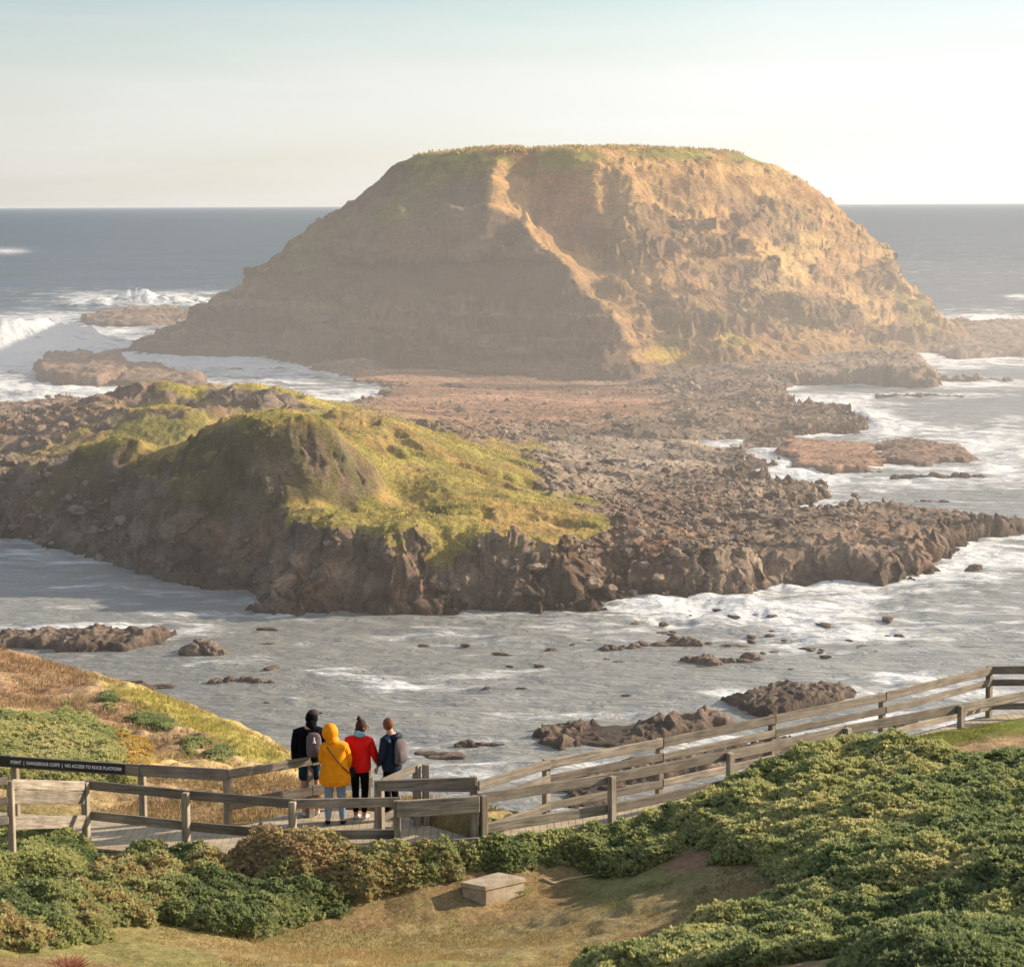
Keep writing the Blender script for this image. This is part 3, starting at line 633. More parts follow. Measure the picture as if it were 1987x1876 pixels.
def reef(poly, h, label, tint, res=.2, jag=.5, flat=.3, seed=1):
    """a broad low shelf of rock standing in the water, outlined at the waterline"""
    pw = np.array([W(*q) for q in poly]); c = pw.mean(0); lo = pw.min(0) - 2; hi = pw.max(0) + 2
    nx = int((hi[0] - lo[0]) / res) + 2; ny = int((hi[1] - lo[1]) / (res * 1.6)) + 2
    X, Y = np.meshgrid(np.linspace(lo[0], hi[0], nx), np.linspace(lo[1], hi[1], ny))
    sd = sdpoly(X, Y, pw) + .5 + fbm(X * .3, Y * .3, seed, 4) * 1.3 + fbm(X * 1.2, Y * 1.2, seed, 2) * .3
    e = sstep(0, 1.6, sd); f1, f2, hh = worley(X / 1.3 + seed + fbm(X * .5, Y * .5, 2, 2) * .4, Y / .9); g1, g2, h2 = worley(X / .5 + seed, Y / .5)
    top = h * (1 - jag + jag * (.5 + 1.1 * fbm(X * .22, Y * .22, seed + 4, 4))) + min(jag * h, .7) * np.clip(.62 - f1, -.1, .6) * (.3 + 1.3 * hh) * .9 + .22 * np.clip(.6 - g1, 0, .6) * (.3 + jag) + .18 * fbm(X * 1.7, Y * 1.7, 5, 3, ridged=True)
    lq = fbm(X * .12, Y * .2, seed + 9, 4) * 4; lf = lq - np.floor(lq); top = top + min(flat, h * .3) * (np.floor(lq) + sstep(.35, .65, lf)) * .3
    Z = -1.0 + (np.maximum(top, .15) + 1.0) * e
    k = e * .5; X2 = X + k * fbm(X * .9, Y * .9, Z, 3) * .5; Y2 = Y + k * fbm(X * .9 + 30, Y * .9, Z, 3) * .5
    n2 = fbm(X * .4, Y * .4, 6, 4); col = tint[None, None] * (1 + .35 * n2[..., None]) * (1 - .5 * sstep(.55, .1, Z)[..., None])
    fc = grid_faces(ny, nx); ok = Z.ravel()[fc].max(1) > -.8; fc = fc[ok]; used = np.unique(fc); rm = np.full(Z.size, -1); rm[used] = np.arange(len(used))
    V = np.stack([X2 - c[0], Y2 - c[1], Z], -1).reshape(-1, 3)[used]
    o = mesh_np('sea_rock', V, rm[fc], M_rock, cols=col.reshape(-1, 3)[used]); o.location = (c[0], c[1], 0)
    return tag(o, label, 'rock', 'rocks standing in the water around the headland')
T1, T2 = lin(116, 101, 88), lin(122, 104, 90)
reef([(-60,1240),(40,1238),(120,1228),(240,1226),(345,1230),(345,1248),(250,1268),(120,1266),(20,1262),(-60,1268)], .5, 'long ragged reef at the left edge, above the sunlit grassy hillside', T1, .12, .8, seed=2)
reef([(1002,1428),(1060,1410),(1180,1398),(1290,1402),(1380,1380),(1450,1366),(1470,1380),(1300,1438),(1180,1455),(1080,1458),(1010,1445)], .62, 'big jagged brown reef in the shallows behind the timber fence', T1, .09, .9, seed=3)
reef([(1430,1358),(1500,1345),(1590,1342),(1690,1346),(1640,1368),(1500,1388),(1440,1378)], .32, 'rugged reef behind the upper fence rail, edged by white surf', T1, .1, .9, seed=4)
reef([(1060,1520),(1150,1500),(1350,1470),(1600,1430),(1760,1400),(1700,1440),(1500,1480),(1300,1530),(1100,1570)], .45, 'low broken rocks seen between the fence rails, close to the shore', T1, .1, .9, seed=5)
reef([(1490,878),(1540,862),(1640,864),(1700,872),(1720,900),(1690,914),(1620,918),(1540,908)], .6, 'broad reddish flat reef in the surf right of the rubble beach', lin(152,120,98), .2, .15, .8, seed=6)
reef([(1680,866),(1760,858),(1860,876),(1900,890),(1885,902),(1780,904),(1715,900)], .7, 'flat brown reef joined to the right of the reddish one', lin(132,110,94), .2, .2, .8, seed=7)
reef([(1795,650),(1840,634),(1960,632),(2120,628),(2120,690),(1960,694),(1850,700),(1810,690)], 1.5, 'broad dark shelf running out right from the foot of the island', T2, .4, .4, .8, seed=8)
reef([(62,722),(90,704),(160,700),(240,704),(250,738),(200,750),(110,746),(70,738)], 2.0, 'flat-topped ledge standing in white surf at the far left', lin(138,114,98), .3, .2, .8, seed=9)
reef([(235,712),(330,722),(390,736),(398,750),(300,754),(230,750)], 1.4, 'flat ledge leading from the seaward ledge towards the grassy knoll', lin(134,112,95), .3, .25, .8, seed=10)
reef([(152,622),(200,606),(300,602),(420,604),(400,622),(300,636),(200,636)], 1.2, 'dark reef under the breaking wave at the left', T2, .4, .7, seed=11)
def stones():
    rs = np.random.default_rng(77); me = {}
    for k in range(6):
        v, f = lump((0, 0, 0), (1, .75, .55), k * 11 + 3, 3, .4)
        nn = fbm(v[:, 0] * 2, v[:, 1] * 2, v[:, 2] * 2, 4); o = mesh_np('stone', v, f, M_rock, cols=lin(112, 98, 86)[None] * (1 + .25 * nn[:, None])); me[k] = o.data; bpy.data.objects.remove(o)
    n = 0
    while n < 70:
        px, py = rs.uniform(380, 1800), rs.uniform(1195, 1400)
        if rs.random() < .5: px, py = rs.normal(1350, 170), rs.normal(1225, 34)
        if not (380 < px < 1850 and 1192 < py < 1420 - max(0, px - 1200) * .12): continue
        x, y = W(px, py); r = rs.uniform(.12, .34) * (1.5 if rs.random() > .85 else 1)
        o = bpy.data.objects.new('stone', me[int(rs.integers(6))]); COL.objects.link(o); o.location = (x, y, .02); o.scale = (r * rs.uniform(.9, 1.8), r, r * rs.uniform(.5, .9)); o.rotation_euler = (0, 0, rs.uniform(0, 6.28))
        tag(o, 'tiny dark stone just breaking the water of the bay', 'stone', 'tiny stones scattered through the shallow bay'); n += 1
stones()
# loose boulders strewn over the rubble platform: too many to count
def boulders():
    Vs, Fs, Cs, off = [], [], [], 0
    hv = HEAD['V']; px, py = proj(hv[:, 0], hv[:, 1], hv[:, 2])
    wgt = (HEAD['r'] > .6) * (HEAD['sd'] > .1) * (hv[:, 2] < 6.5) * (hv[:, 2] > .1) * (px > -150) * (px < 2100) * (sdpoly(hv[:, 0], hv[:, 1], isl_poly) < 3) * (1 - .9 * HEAD['fl'])
    wgt = wgt * (1 - .8 * inpoly_px(px, py, [(1050,850),(1420,840),(1490,900),(1350,920),(1180,960),(1060,930)], 20)) * (hv[:, 1] / 200) ** 2 * (.15 + sstep(-.3, .4, fbm(hv[:, 0] * .08, hv[:, 1] * .08, 90, 3)))
    idx = rng.choice(len(hv), 8000, replace=False, p=wgt / wgt.sum()); xs, ys, z = hv[:, 0], hv[:, 1], hv[:, 2] - .2
    for i in idx:
        s = .09 + .12 * rng.exponential(1.0); s = min(s, .9)
        v, f = ICO2, ICO2F
        n = 1 + .5 * (_val[(np.arange(len(v)) * 7 + i) % 256] - .5)
        r = s * np.array([rng.uniform(.8, 1.5), rng.uniform(.7, 1.2), rng.uniform(.5, .95)])
        a = rng.uniform(0, 6.28); q = v * n[:, None] * r; q = np.stack([q[:, 0] * math.cos(a) - q[:, 1] * math.sin(a), q[:, 0] * math.sin(a) + q[:, 1] * math.cos(a), q[:, 2]], 1)
        Vs.append(q + [xs[i], ys[i], z[i] + .25]); Fs.append(f + off); off += len(v)
        Cs.append(np.repeat((lin(132, 117, 103) * rng.uniform(.6, 1.6))[None], len(v), 0))
    o = mesh_np('boulder_rubble', np.concatenate(Vs), np.concatenate(Fs), M_rock, cols=np.concatenate(Cs), smooth=False)
    tag(o, 'loose dark boulders strewn over the rubble platform', 'boulders', kind='stuff')
boulders()
def far_tufts():
    """tussocks on the headland turf and on the island's cap"""
    out = []
    for vv, gg, n, hr, c1, c2 in ((HEAD['V'], HEAD['g'], 42000, (.09, .26), lin(150, 142, 70), lin(190, 166, 104)), (HEAD['iV'], HEAD['ig'], 9000, (.25, .75), lin(160, 146, 80), lin(186, 160, 104))):
        wgt = np.clip(gg - .5, 0, 1) * (vv[:, 1] / 200) ** 2 * (.12 + sstep(-.2, .5, fbm(vv[:, 0] * .25, vv[:, 1] * .25, 33, 4))); i = rng.choice(len(vv), n, p=wgt / wgt.sum())
        b = vv[i] + np.c_[rng.normal(size=(n, 2)) * .15, np.zeros(n) - .04]; h = rng.uniform(hr[0], hr[1], n); a = rng.uniform(0, 6.28, n)
        s_ = np.stack([np.cos(a), np.sin(a), 0 * a], 1) * (h * .28)[:, None]; tip = b + np.c_[rng.normal(size=(n, 2)) * .3 * h[:, None], h]; mid = b * .5 + tip * .5
        V = np.stack([b - s_, b + s_, mid + s_ * .8, tip, mid - s_ * .8], 1).reshape(-1, 3); f = np.clip(.5 + fbm(b[:, 0] * .2, b[:, 1] * .2, 3, 3) + rng.normal(size=n) * .2, 0, 1)[:, None]
        out.append((V, np.repeat(c1 * (1 - f) + c2 * f, 5, 0)))
    V = np.concatenate([o[0] for o in out]); tag(mesh_np('turf_tufts', V, np.arange(len(V)).reshape(-1, 5), M_blade, cols=np.concatenate([o[1] for o in out]), smooth=False), 'coarse tufts in the turf of the headland and the island top', 'grass', kind='stuff')
far_tufts()

# ================================================================== FOREGROUND
ZD = 19.8            # deck level
ZR = ZD + 1.05       # top of the rail
gp = [LP(*q) for q in [(2100,1500,21.1),(1987,1500,20.9),(1987,1600,21.15),(1987,1700,21.5),(1987,1876,22.1),(2200,1700,21.8),(1800,1560,20.9),(1800,1700,21.25),(1800,1876,21.75),(1600,1540,20.55),(1600,1700,20.9),(1600,1876,21.5),(1400,1640,20.25),(1300,1640,20.0),(1400,1760,20.35),(1400,1876,20.9),(1200,1876,20.5),
  (1200,1740,19.9),(1000,1876,20.2),(950,1740,19.55),(1100,1690,19.65),(700,1876,20.1),(700,1740,19.6),(450,1876,20.2),(450,1740,19.7),(200,1876,20.4),(200,1740,19.9),(0,1876,20.7),(0,1740,20.1),(-200,1740,20.6),(-200,1876,21.2),(-150,1600,20.3)]]
def GD(px, py, D):
    p = PD(px, py, D); return (float(p[0]), float(p[1]), float(p[2]))
gp += [GD(*q) for q in [(165,1672,35.45),(360,1685,34.75),(567,1695,34.25),(770,1692,34.25),(925,1680,34.5),(1050,1650,35.2),(1187,1628,35.9),(1300,1580,36.8),(1417,1531,37.6),(1530,1490,38.5),(1645,1458,39.5),(1750,1438,40.35),(1865,1418,41.2),(1987,1402,42.2),(2100,1392,43)]]
crest = [(-250,1262,62),(-120,1262,61),(0,1268,60),(100,1288,58),(200,1318,57),(300,1346,55),(400,1384,52),(480,1420,49),(530,1446,47),(570,1470,45)]
gp += [GD(*q) for q in crest]
gp += [GD(*q) for q in [(0,1330,53),(0,1400,47.5),(100,1340,53),(150,1420,47),(200,1480,42.5),(250,1400,49),(350,1450,45),(300,1540,40.3),(440,1480,43.5),(100,1540,40),(-150,1400,48),(-150,1500,42),(440,1560,39.2),(560,1520,41),(650,1560,39.6),(850,1560,39.5)]]
# the ground falls away to the shore behind the crest and behind the right hand walkway
for q in crest: 
    p = GD(*q); gp.append((p[0] + 1, p[1] + 7, p[2] - 4.5)); gp.append((p[0] + 3, p[1] + 20, p[2] - 13)); gp.append((p[0] + 5, p[1] + 34, -1.5))
for x, y, z in [(0,41.5,17.6),(2,40.6,17.4),(4,42.5,17.6),(7,45,17.8),(10,48,18),(14,50,18.5),(0,46,14),(4,47,13.5),(8,50,13.5),(13,54,14),(1,56,6),(6,58,6),(12,62,7),(0,72,-1),(8,76,-1),(18,80,-1),(22,60,12),
                (0,0,28.2),(-12,0,27.5),(12,0,28.6),(0,8,26.2),(-10,10,25),(10,10,26.4),(0,15,23.7),(0,21,21.8),(-8,20,22.3),(9,20,22.9),(-5,26,20.9),(5,25,21.1),(-16,30,21.5),(-20,45,19.5),(16,30,22.4),(20,44,21.5),(-25,20,25),(25,20,24.6),(-30,60,17),(-2,52,13),(-3,44,18.2)]:
    gp.append((x, y, z))
gR = RBF(gp, c=1.3, lam=.01)
def deckmask(x, y):
    """the strip of ground under and beside the boardwalk, kept below the deck"""
    return None
near_line = [W(*q, ZR) for q in [(-60,1512),(165,1515),(360,1535),(567,1553),(770,1550),(925,1540),(1187,1503),(1417,1458),(1645,1410),(1865,1367),(2140,1315)]]
far_line = [W(*q, ZR) for q in [(2140,1272),(1920,1290),(1712,1340),(1498,1385),(1280,1430),(1060,1470),(925,1510),(811,1480),(770,1462),(600,1455),(440,1490),(275,1480),(28,1464),(-160,1452)]]
deck_poly = near_line + far_line
def ground_z(x, y, detail=True):
    z = gR(x, y)
    sd = sdpoly(x, y, deck_poly)
    m = sstep(-.35, .05, sd)
    z = z * (1 - m) + np.minimum(z, ZD - .35) * m
    return z
def hit(px, py):
    D = np.linspace(18, 70, 700); q = PD(np.full(700, float(px)), np.full(700, float(py)), D); g = q[:, 2] - ground_z(q[:, 0], q[:, 1])
    k = np.argmax(g < 0) if (g < 0).any() else int(np.argmin(np.where(D < 44, g, 99)))
    return q[k]
def ground():
    nc, nr = 620, 760
    t = np.linspace(-1, 1, nc); t = np.sign(t) * (np.abs(t) * .27 + np.abs(t) ** 6 * .45)
    D = np.concatenate([np.linspace(2, 20, 60, endpoint=False), np.linspace(20, 62, nr - 160, endpoint=False), np.linspace(62, 105, 100)])
    nr = len(D)
    T, DD = np.meshgrid(t, D); X = T * (DD + 4); Y = DD.copy()
    Z = ground_z(X, Y)
    px, py = proj(X, Y, Z)
    n1 = fbm(X * .35, Y * .35, 3, 5); n2 = fbm(X * 2.2, Y * 2.2, 5, 4)
    hill = sstep(37.5, 40, Y) * sstep(2, -1, X)
    deckin = sstep(-.3, .1, sdpoly(X, Y, deck_poly))
    Z = Z + (n2 * .035 + n1 * .05) * (1 - deckin) + hill * (.10 * fbm(X * .8, Y * .8, 8, 4) + .05 * n2)
    def blend(c, base, wgt): return base * (1 - wgt[..., None]) + c * wgt[..., None]
    c = np.broadcast_to(lin(154, 138, 98), X.shape + (3,)).copy()
    c = blend(lin(138, 134, 82), c, sstep(-.1, .5, n1) * .8)
    c = blend(lin(146, 118, 88), c, sstep(.1, .6, fbm(X * .5, Y * .9, 13, 4)) * .7)
    c = blend(lin(160, 122, 100), c, inpoly_px(px, py, [(1280,1660),(1420,1650),(1450,1680),(1300,1700)], 12) * .8)
    c = blend(lin(172, 140, 110), c, inpoly_px(px, py, [(1780,1440),(1990,1425),(1990,1470),(1830,1490)], 12) * .8)
    c = blend(lin(122, 130, 50), c, inpoly_px(px, py, [(1640,1450),(1860,1405),(1990,1390),(1990,1425),(1760,1450)], 8) * .9)
    hc = np.broadcast_to(lin(174, 148, 114), X.shape + (3,)).copy()
    hc = blend(lin(198, 172, 122), hc, sstep(0, .5, n1)); hc = blend(lin(158, 124, 98), hc, sstep(.1, .6, -n1) * .7)
    hc = blend(lin(168, 156, 84), hc, inpoly_px(px, py, [(180,1320),(300,1345),(420,1390),(570,1470),(570,1500),(480,1480),(380,1420),(250,1360)], 14) * .9)
    hc = blend(lin(216, 164, 76), hc, inpoly_px(px, py, [(190,1420),(270,1440),(310,1490),(220,1490)], 12) * .9)
    c = blend(hc, c, hill) if False else c * (1 - hill[..., None]) + hc * hill[..., None]
    cliff = sstep(16.5, 14.5, Z); c = blend(lin(118, 92, 72), c, cliff)
    o = mesh_np('ground', np.stack([X, Y, Z], -1).reshape(-1, 3), grid_faces(nr, nc), M_ground, cols=c.reshape(-1, 3))
    tag(o, kind='structure', label='grassy hillside in the foreground')
ground()

# ------------------------------------------------------------------ shrubs built of leaf rosettes
def rosettes(pts, nrm, size, cols, nleaf=9, up=.6, seed=0):
    """one mesh of leaf rosettes: every leaf is a bent pair of quads"""
    rs = np.random.default_rng(seed); n = len(pts); N = n * nleaf
    base = np.repeat(pts, nleaf, 0); sz = np.repeat(size, nleaf) * rs.uniform(.6, 1.25, N)
    d = rs.normal(size=(N, 3)); d[:, 2] = np.abs(d[:, 2]) * up + .15; d += np.repeat(nrm, nleaf, 0) * .7
    d /= np.linalg.norm(d, axis=1)[:, None]
    s = np.cross(d, rs.normal(size=(N, 3))); s /= np.linalg.norm(s, axis=1)[:, None]
    nn = np.cross(d, s)
    w = sz * rs.uniform(.16, .3, N)
    a = base; m = base + d * (sz * .55)[:, None] + nn * (sz * .08)[:, None]; e = base + d * sz[:, None] - nn * (sz * .12)[:, None]
    V = np.stack([a, m + s * w[:, None], e, m - s * w[:, None]], 1).reshape(-1, 3)
    F = np.arange(N * 4).reshape(-1, 4)
    c = np.repeat(cols, nleaf, 0) * rs.uniform(.84, 1.16, (N, 1)); C = np.repeat(c, 4, 0)
    return V, F, C
def shrub(name, label, cat, poly, hmax, dens, pal, size=.075, edge=.5, kind=None, bump=.72, hill=False, seed=1, group=None, nleaf=9, hfun=None):
    """a mass of low coastal scrub growing on the ground inside a patch outlined by picture positions"""
    rs = np.random.default_rng(seed)
    pw = []
    for a, b in poly:      # find the ground under each outline point
        q = hit(a, b); pw.append((q[0], q[1]))
    pw = np.array(pw); lo = pw.min(0) - .35; hi = pw.max(0) + .35; dens = dens * 2.1; size = size * .72; area = (hi - lo).prod()
    n = int(area * dens * 1.0); x = rs.uniform(lo[0], hi[0], n); y = rs.uniform(lo[1], hi[1], n)
    def H(x, y):
        sd = sdpoly(x, y, pw) + .25 * fbm(x * 1.3, y * 1.3, seed, 3)
        e = np.clip(sd / edge, 0, 1); e = np.sqrt(e * (2 - e))
        f1, f2, hh = worley(x * 1.05 + seed, y * 1.05)
        g1, g2, h2 = worley(x * 2.6 + seed + .2 * fbm(x * 2, y * 2, 1, 2), y * 2.6)
        k = (1 - bump) + bump * (.5 * np.clip(1.05 - f1 * 1.1, 0, 1) * (.5 + hh) + .55 * np.clip(1 - g1 * 1.1, 0, 1) + .25 * fbm(x * .6, y * .6, seed, 3))
        h = hmax * e * k
        if hfun is not None: h = h * hfun(x, y)
        return h, sd, f1, g1, hh
    h, sd, f1, g1, hh = H(x, y)
    keep = (sd > 0.0) & (h > .02) & (sdpoly(x, y, deck_poly) < -.02); x, y, h, f1, g1, hh = [q[keep] for q in (x, y, h, f1, g1, hh)]
    gz = ground_z(x, y)
    e = .05
    hx = (H(x + e, y)[0] - h) / e; hy = (H(x, y + e)[0] - h) / e
    nrm = np.stack([-hx, -hy, np.ones_like(hx)], 1); nrm /= np.linalg.norm(nrm, axis=1)[:, None]
    pts = np.stack([x, y, gz + h * rs.uniform(.82, 1.0, len(x)) - .02], 1)
    # leaves down the flanks too
    side = rs.random(len(x)) < np.maximum(sstep(.3, 1.2, np.hypot(hx, hy)) * .7, .9 * (sdpoly(x, y, pw) < .3))
    p2 = pts[side].copy(); p2[:, 2] = gz[side] + h[side] * rs.random(side.sum()) * .9
    pts = np.concatenate([pts, p2]); nrm = np.concatenate([nrm, nrm[side]]); hsel = np.concatenate([hh, hh[side]]); xx = np.concatenate([x, x[side]]); yy = np.concatenate([y, y[side]])
    nz_ = fbm(xx * .9, yy * .9, seed + 5, 4)[:, None]; pal = [np.array(p) for p in pal]
    f = np.clip(.45 + nz_ * .6 + rs.normal(size=nz_.shape) * .16, 0, 1) * (len(pal) - 1)
    i0 = np.floor(f).astype(int).clip(0, len(pal) - 2); fr = f - i0; PA = np.array(pal)
    cols = PA[i0[:, 0]] * (1 - fr) + PA[i0[:, 0] + 1] * fr
    size = size * rs.uniform(.7, 1.4, len(pts))
    V, F, C = rosettes(pts, nrm, size, cols, nleaf=nleaf, seed=seed)
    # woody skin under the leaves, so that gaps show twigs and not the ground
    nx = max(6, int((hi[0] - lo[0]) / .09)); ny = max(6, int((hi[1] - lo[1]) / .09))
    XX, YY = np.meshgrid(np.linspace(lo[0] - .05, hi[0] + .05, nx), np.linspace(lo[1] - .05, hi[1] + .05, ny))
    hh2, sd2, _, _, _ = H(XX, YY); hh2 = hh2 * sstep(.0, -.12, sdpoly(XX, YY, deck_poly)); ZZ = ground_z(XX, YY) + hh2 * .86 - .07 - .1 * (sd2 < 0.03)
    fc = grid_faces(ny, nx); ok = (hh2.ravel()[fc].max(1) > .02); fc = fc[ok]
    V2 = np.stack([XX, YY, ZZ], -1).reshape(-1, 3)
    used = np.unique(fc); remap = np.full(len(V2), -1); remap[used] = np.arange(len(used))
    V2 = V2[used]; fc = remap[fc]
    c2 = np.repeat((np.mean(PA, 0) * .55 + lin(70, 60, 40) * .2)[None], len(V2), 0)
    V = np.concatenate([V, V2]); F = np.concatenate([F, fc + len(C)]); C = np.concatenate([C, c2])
    o = mesh_np(name, V - np.array([*pw.mean(0), 0]), F, M_leaf, cols=C, smooth=False)
    o.location = (*pw.mean(0), 0)
    return tag(o, label, cat, group, kind)
G1, G2, G3, G4 = lin(126, 140, 96), lin(162, 170, 116), lin(190, 190, 132), lin(210, 202, 148)
BR = lin(176, 146, 110); DR = lin(130, 84, 62)
main_pal = [G1, G2, G2, G3, G3, G4]
shrub('coastal_shrubbery', 'dense low green scrub covering the whole right foreground below the walkway', 'shrubs',
      [(1255,1600),(1330,1562),(1450,1520),(1560,1478),(1680,1452),(1780,1446),(1800,1470),(1850,1486),(1940,1478),(2010,1455),(2120,1470),(2200,1900),(1080,1910),(1180,1868),(1330,1818),(1440,1778),(1540,1735),(1510,1692),(1400,1678),(1340,1650),(1262,1632)],
      .46, 330, main_pal, edge=.6, kind='stuff', seed=3)
shrub('tall_shrub', 'dark green shrub rising at the bottom right corner, nearest the camera', 'shrub', [(1640,1900),(1760,1850),(1870,1790),(2010,1730),(2150,1720),(2200,1900),(1900,1960),(1650,1960)], .62, 320, [G1,G1,G2,G2,G3], edge=.9, seed=31, bump=.35)
shrub('low_shrub', 'low bright green shrub strip between the timber walkway and the concrete block', 'shrub',
      [(895,1640),(960,1615),(1100,1620),(1220,1620),(1330,1652),(1250,1688),(1100,1692),(905,1692)], .42, 330, [G1, G2, G3, G3, G4], edge=.45, seed=4)
shrub('dry_shrub', 'bushy half dry brown shrub in front of the people, overlapping the fence foot', 'shrub',
      [(440,1700),(480,1650),(560,1632),(700,1640),(850,1650),(900,1665),(880,1700),(820,1712),(700,1752),(520,1760)], .55, 330, [G2, lin(188,164,124), G3, BR, G3, G2, G4], edge=.5, seed=5, size=.07)
shrub('dry_bush', 'tall wispy brown bush standing against the fence left of the people', 'shrub',
      [(455,1720),(470,1670),(520,1655),(590,1655),(690,1672),(700,1712),(560,1740)], .74, 380, [lin(188,164,128), lin(200,172,140), lin(184,158,122), lin(204,186,140), G4], edge=.7, seed=15, size=.06, bump=.7)
shrub('green_shrub', 'broad dark green shrub running along the bottom left of the grass clearing', 'shrub',
      [(-40,1750),(120,1760),(215,1700),(260,1662),(420,1664),(470,1720),(700,1745),(640,1790),(500,1826),(320,1795),(180,1838),(60,1848),(-60,1850)], .52, 320, [G1, G1, G2, G2, G3, BR, G4], edge=.45, seed=6)
shrub('rounded_shrub', 'round green shrub at the left edge below the fence end', 'shrub',
      [(-80,1660),(0,1640),(90,1640),(170,1668),(205,1700),(160,1735),(60,1745),(-90,1740)], .62, 360, [G1, G2, G3, G3, G2], edge=.8, seed=7, bump=.3)
shrub('hillside_shrub', 'wide bright green shrub on the hillside behind the sign rail', 'shrub',
      [(-60,1402),(60,1396),(180,1405),(235,1450),(230,1520),(100,1540),(-60,1540)], .35, 230, [G2, G3, G3, G4], edge=.5, seed=8)
shrub('golden_shrub', 'golden orange shrub on the hillside beside the wide green one', 'shrub',
      [(215,1420),(262,1425),(300,1480),(280,1505),(235,1500)], .22, 240, [lin(196,164,90), lin(206,178,104), G4], edge=.35, seed=9)
hs = [((178,1352),(240,1375),'small dark shrub highest on the left hillside'),((240,1388),(310,1405),'small shrub on the hillside below the highest dark one'),((110,1370),(150,1385),'pale little shrub at the left of the hillside slope'),
      ((335,1428),(400,1462),'leafy little shrub on the bare slope above the fence corner'),((395,1452),(470,1485),'small shrub on the slope edge just above the fence corner'),((300,1400),(345,1418),'tiny shrub between the two rows on the hillside')]
for k, ((a, b), (c, d), lb) in enumerate(hs):
    shrub('small_shrub', lb, 'shrub', [(a, (b + d) / 2), ((a + c) / 2, b - 2), (c, (b + d) / 2), ((a + c) / 2, d + 4)], .16, 260, [G1, G2, G3], edge=.3, seed=20 + k, group='small shrubs dotted over the left hillside')

# ------------------------------------------------------------------ grass
def grass():
    rs = np.random.default_rng(11)
    def blades(x, y, hgt, cols, name, label):
        n = len(x); z = ground_z(x, y) - .01
        a = rs.uniform(0, 6.28, n); lean = rs.normal(size=(n, 2)) * .45 * hgt[:, None]; wv = hgt * rs.uniform(.07, .13, n)
        b = np.stack([x, y, z], 1); s = np.stack([np.cos(a), np.sin(a), 0 * a], 1) * wv[:, None]
        tip = b + np.stack([lean[:, 0], lean[:, 1], hgt], 1); mid = b * .5 + tip * .5 + np.array([0, 0, .12]) * hgt[:, None]
        V = np.stack([b - s, b + s, mid + s * .6, tip, mid - s * .6], 1).reshape(-1, 3); F = np.arange(n * 5).reshape(-1, 5)
        return V, F, np.repeat(cols, 5, 0)
    n = 330000; x = rs.uniform(-9, 10, n); y = rs.uniform(24, 44, n)
    z = gR(x, y); px, py = proj(x, y, z); sd = sdpoly(x, y, deck_poly)
    k = (sd < -.08) & (px > -60) & (px < 2050) & (py < 1930) & (py > 1380) & (fbm(x * .9, y * .9, 7, 4) + rs.normal(size=n) * .25 > -.6)
    k &= ~((y > 37.5) & (x > -.8) & (py > 1400) & (sd > -3) & (x < 12) & (y > np.interp(x, [-1, 9, 12], [36, 43, 45])))
    x, y = x[k], y[k]; nn = fbm(x * .4, y * .4, 3, 4)[:, None]
    f = np.clip(.5 + nn + rs.normal(size=nn.shape) * .25, 0, 1)
    c = lin(178, 152, 98) * f + lin(118, 118, 56) * (1 - f)
    A = blades(x, y, rs.uniform(.02, .055, len(x)), c, 0, 0)
    n = 150000; x = rs.uniform(-20, 3, n); y = rs.uniform(37.5, 63, n); z = gR(x, y); px, py = proj(x, y, z); sd = sdpoly(x, y, deck_poly)
    k = (sd < -.1) & (px > -80) & (px < 980) & (z > 15); x, y, px, py = x[k], y[k], px[k], py[k]; nn = fbm(x * .35, y * .35, 3, 4)[:, None]
    f = np.clip(.5 + nn + rs.normal(size=nn.shape) * .2, 0, 1)
    edge = inpoly_px(px, py, [(180,1320),(300,1345),(420,1390),(570,1470),(570,1500),(480,1480),(380,1420),(250,1360)], 14)[:, None]
    c = (lin(192, 168, 126) * f + lin(150, 128, 94) * (1 - f)) * (1 - edge) + lin(172, 164, 88) * edge
    B = blades(x, y, rs.uniform(.04, .13, len(x)), c, 0, 0)
    V = np.concatenate([A[0], B[0]]); F = np.concatenate([A[1], B[1] + len(A[0])]); C = np.concatenate([A[2], B[2]])
    tag(mesh_np('grass', V, F, M_blade, cols=C, smooth=False), 'short dry and green grass over the clearing and the hillside', 'grass', kind='stuff')
grass()
def tussock(px, py, n, h, cols, label, name='grass_tussock', spread=.12):
    rs = np.random.default_rng(int(px)); c = hit(px, py)
    x = rs.normal(size=n) * spread * .4; y = rs.normal(size=n) * spread * .4; hg = h * rs.uniform(.6, 1.1, n)
    lean = np.stack([x, y], 1) * 1.8 + rs.normal(size=(n, 2)) * .25 * h; a = rs.uniform(0, 6.28, n)
    b = np.stack([x, y, 0 * x - .03], 1); s = np.stack([np.cos(a), np.sin(a), 0 * a], 1) * .006
    tip = b + np.stack([lean[:, 0], lean[:, 1], hg], 1); mid = b * .5 + tip * .5 + np.array([0, 0, .1]) * h
    V = np.stack([b - s, b + s, mid + s, tip, mid - s], 1).reshape(-1, 3); F = np.arange(n * 5).reshape(-1, 5)
    f = rs.random((n, 1)); C = np.repeat(np.array(cols[0]) * f + np.array(cols[1]) * (1 - f), 5, 0)
    o = mesh_np(name, V, F, M_blade, cols=C, smooth=False); o.location = (c[0], c[1], float(ground_z(c[0:1], c[1:2])[0]))
    return tag(o, label, 'grass tuft')
tussock(130, 1880, 420, .17, (lin(206, 160, 136), lin(150, 100, 80)), 'pinkish dry grass tuft at the bottom left corner', spread=.12)
tussock(1012, 1735, 120, .14, (G3, G2), 'little green weed growing against the concrete block', spread=.08)

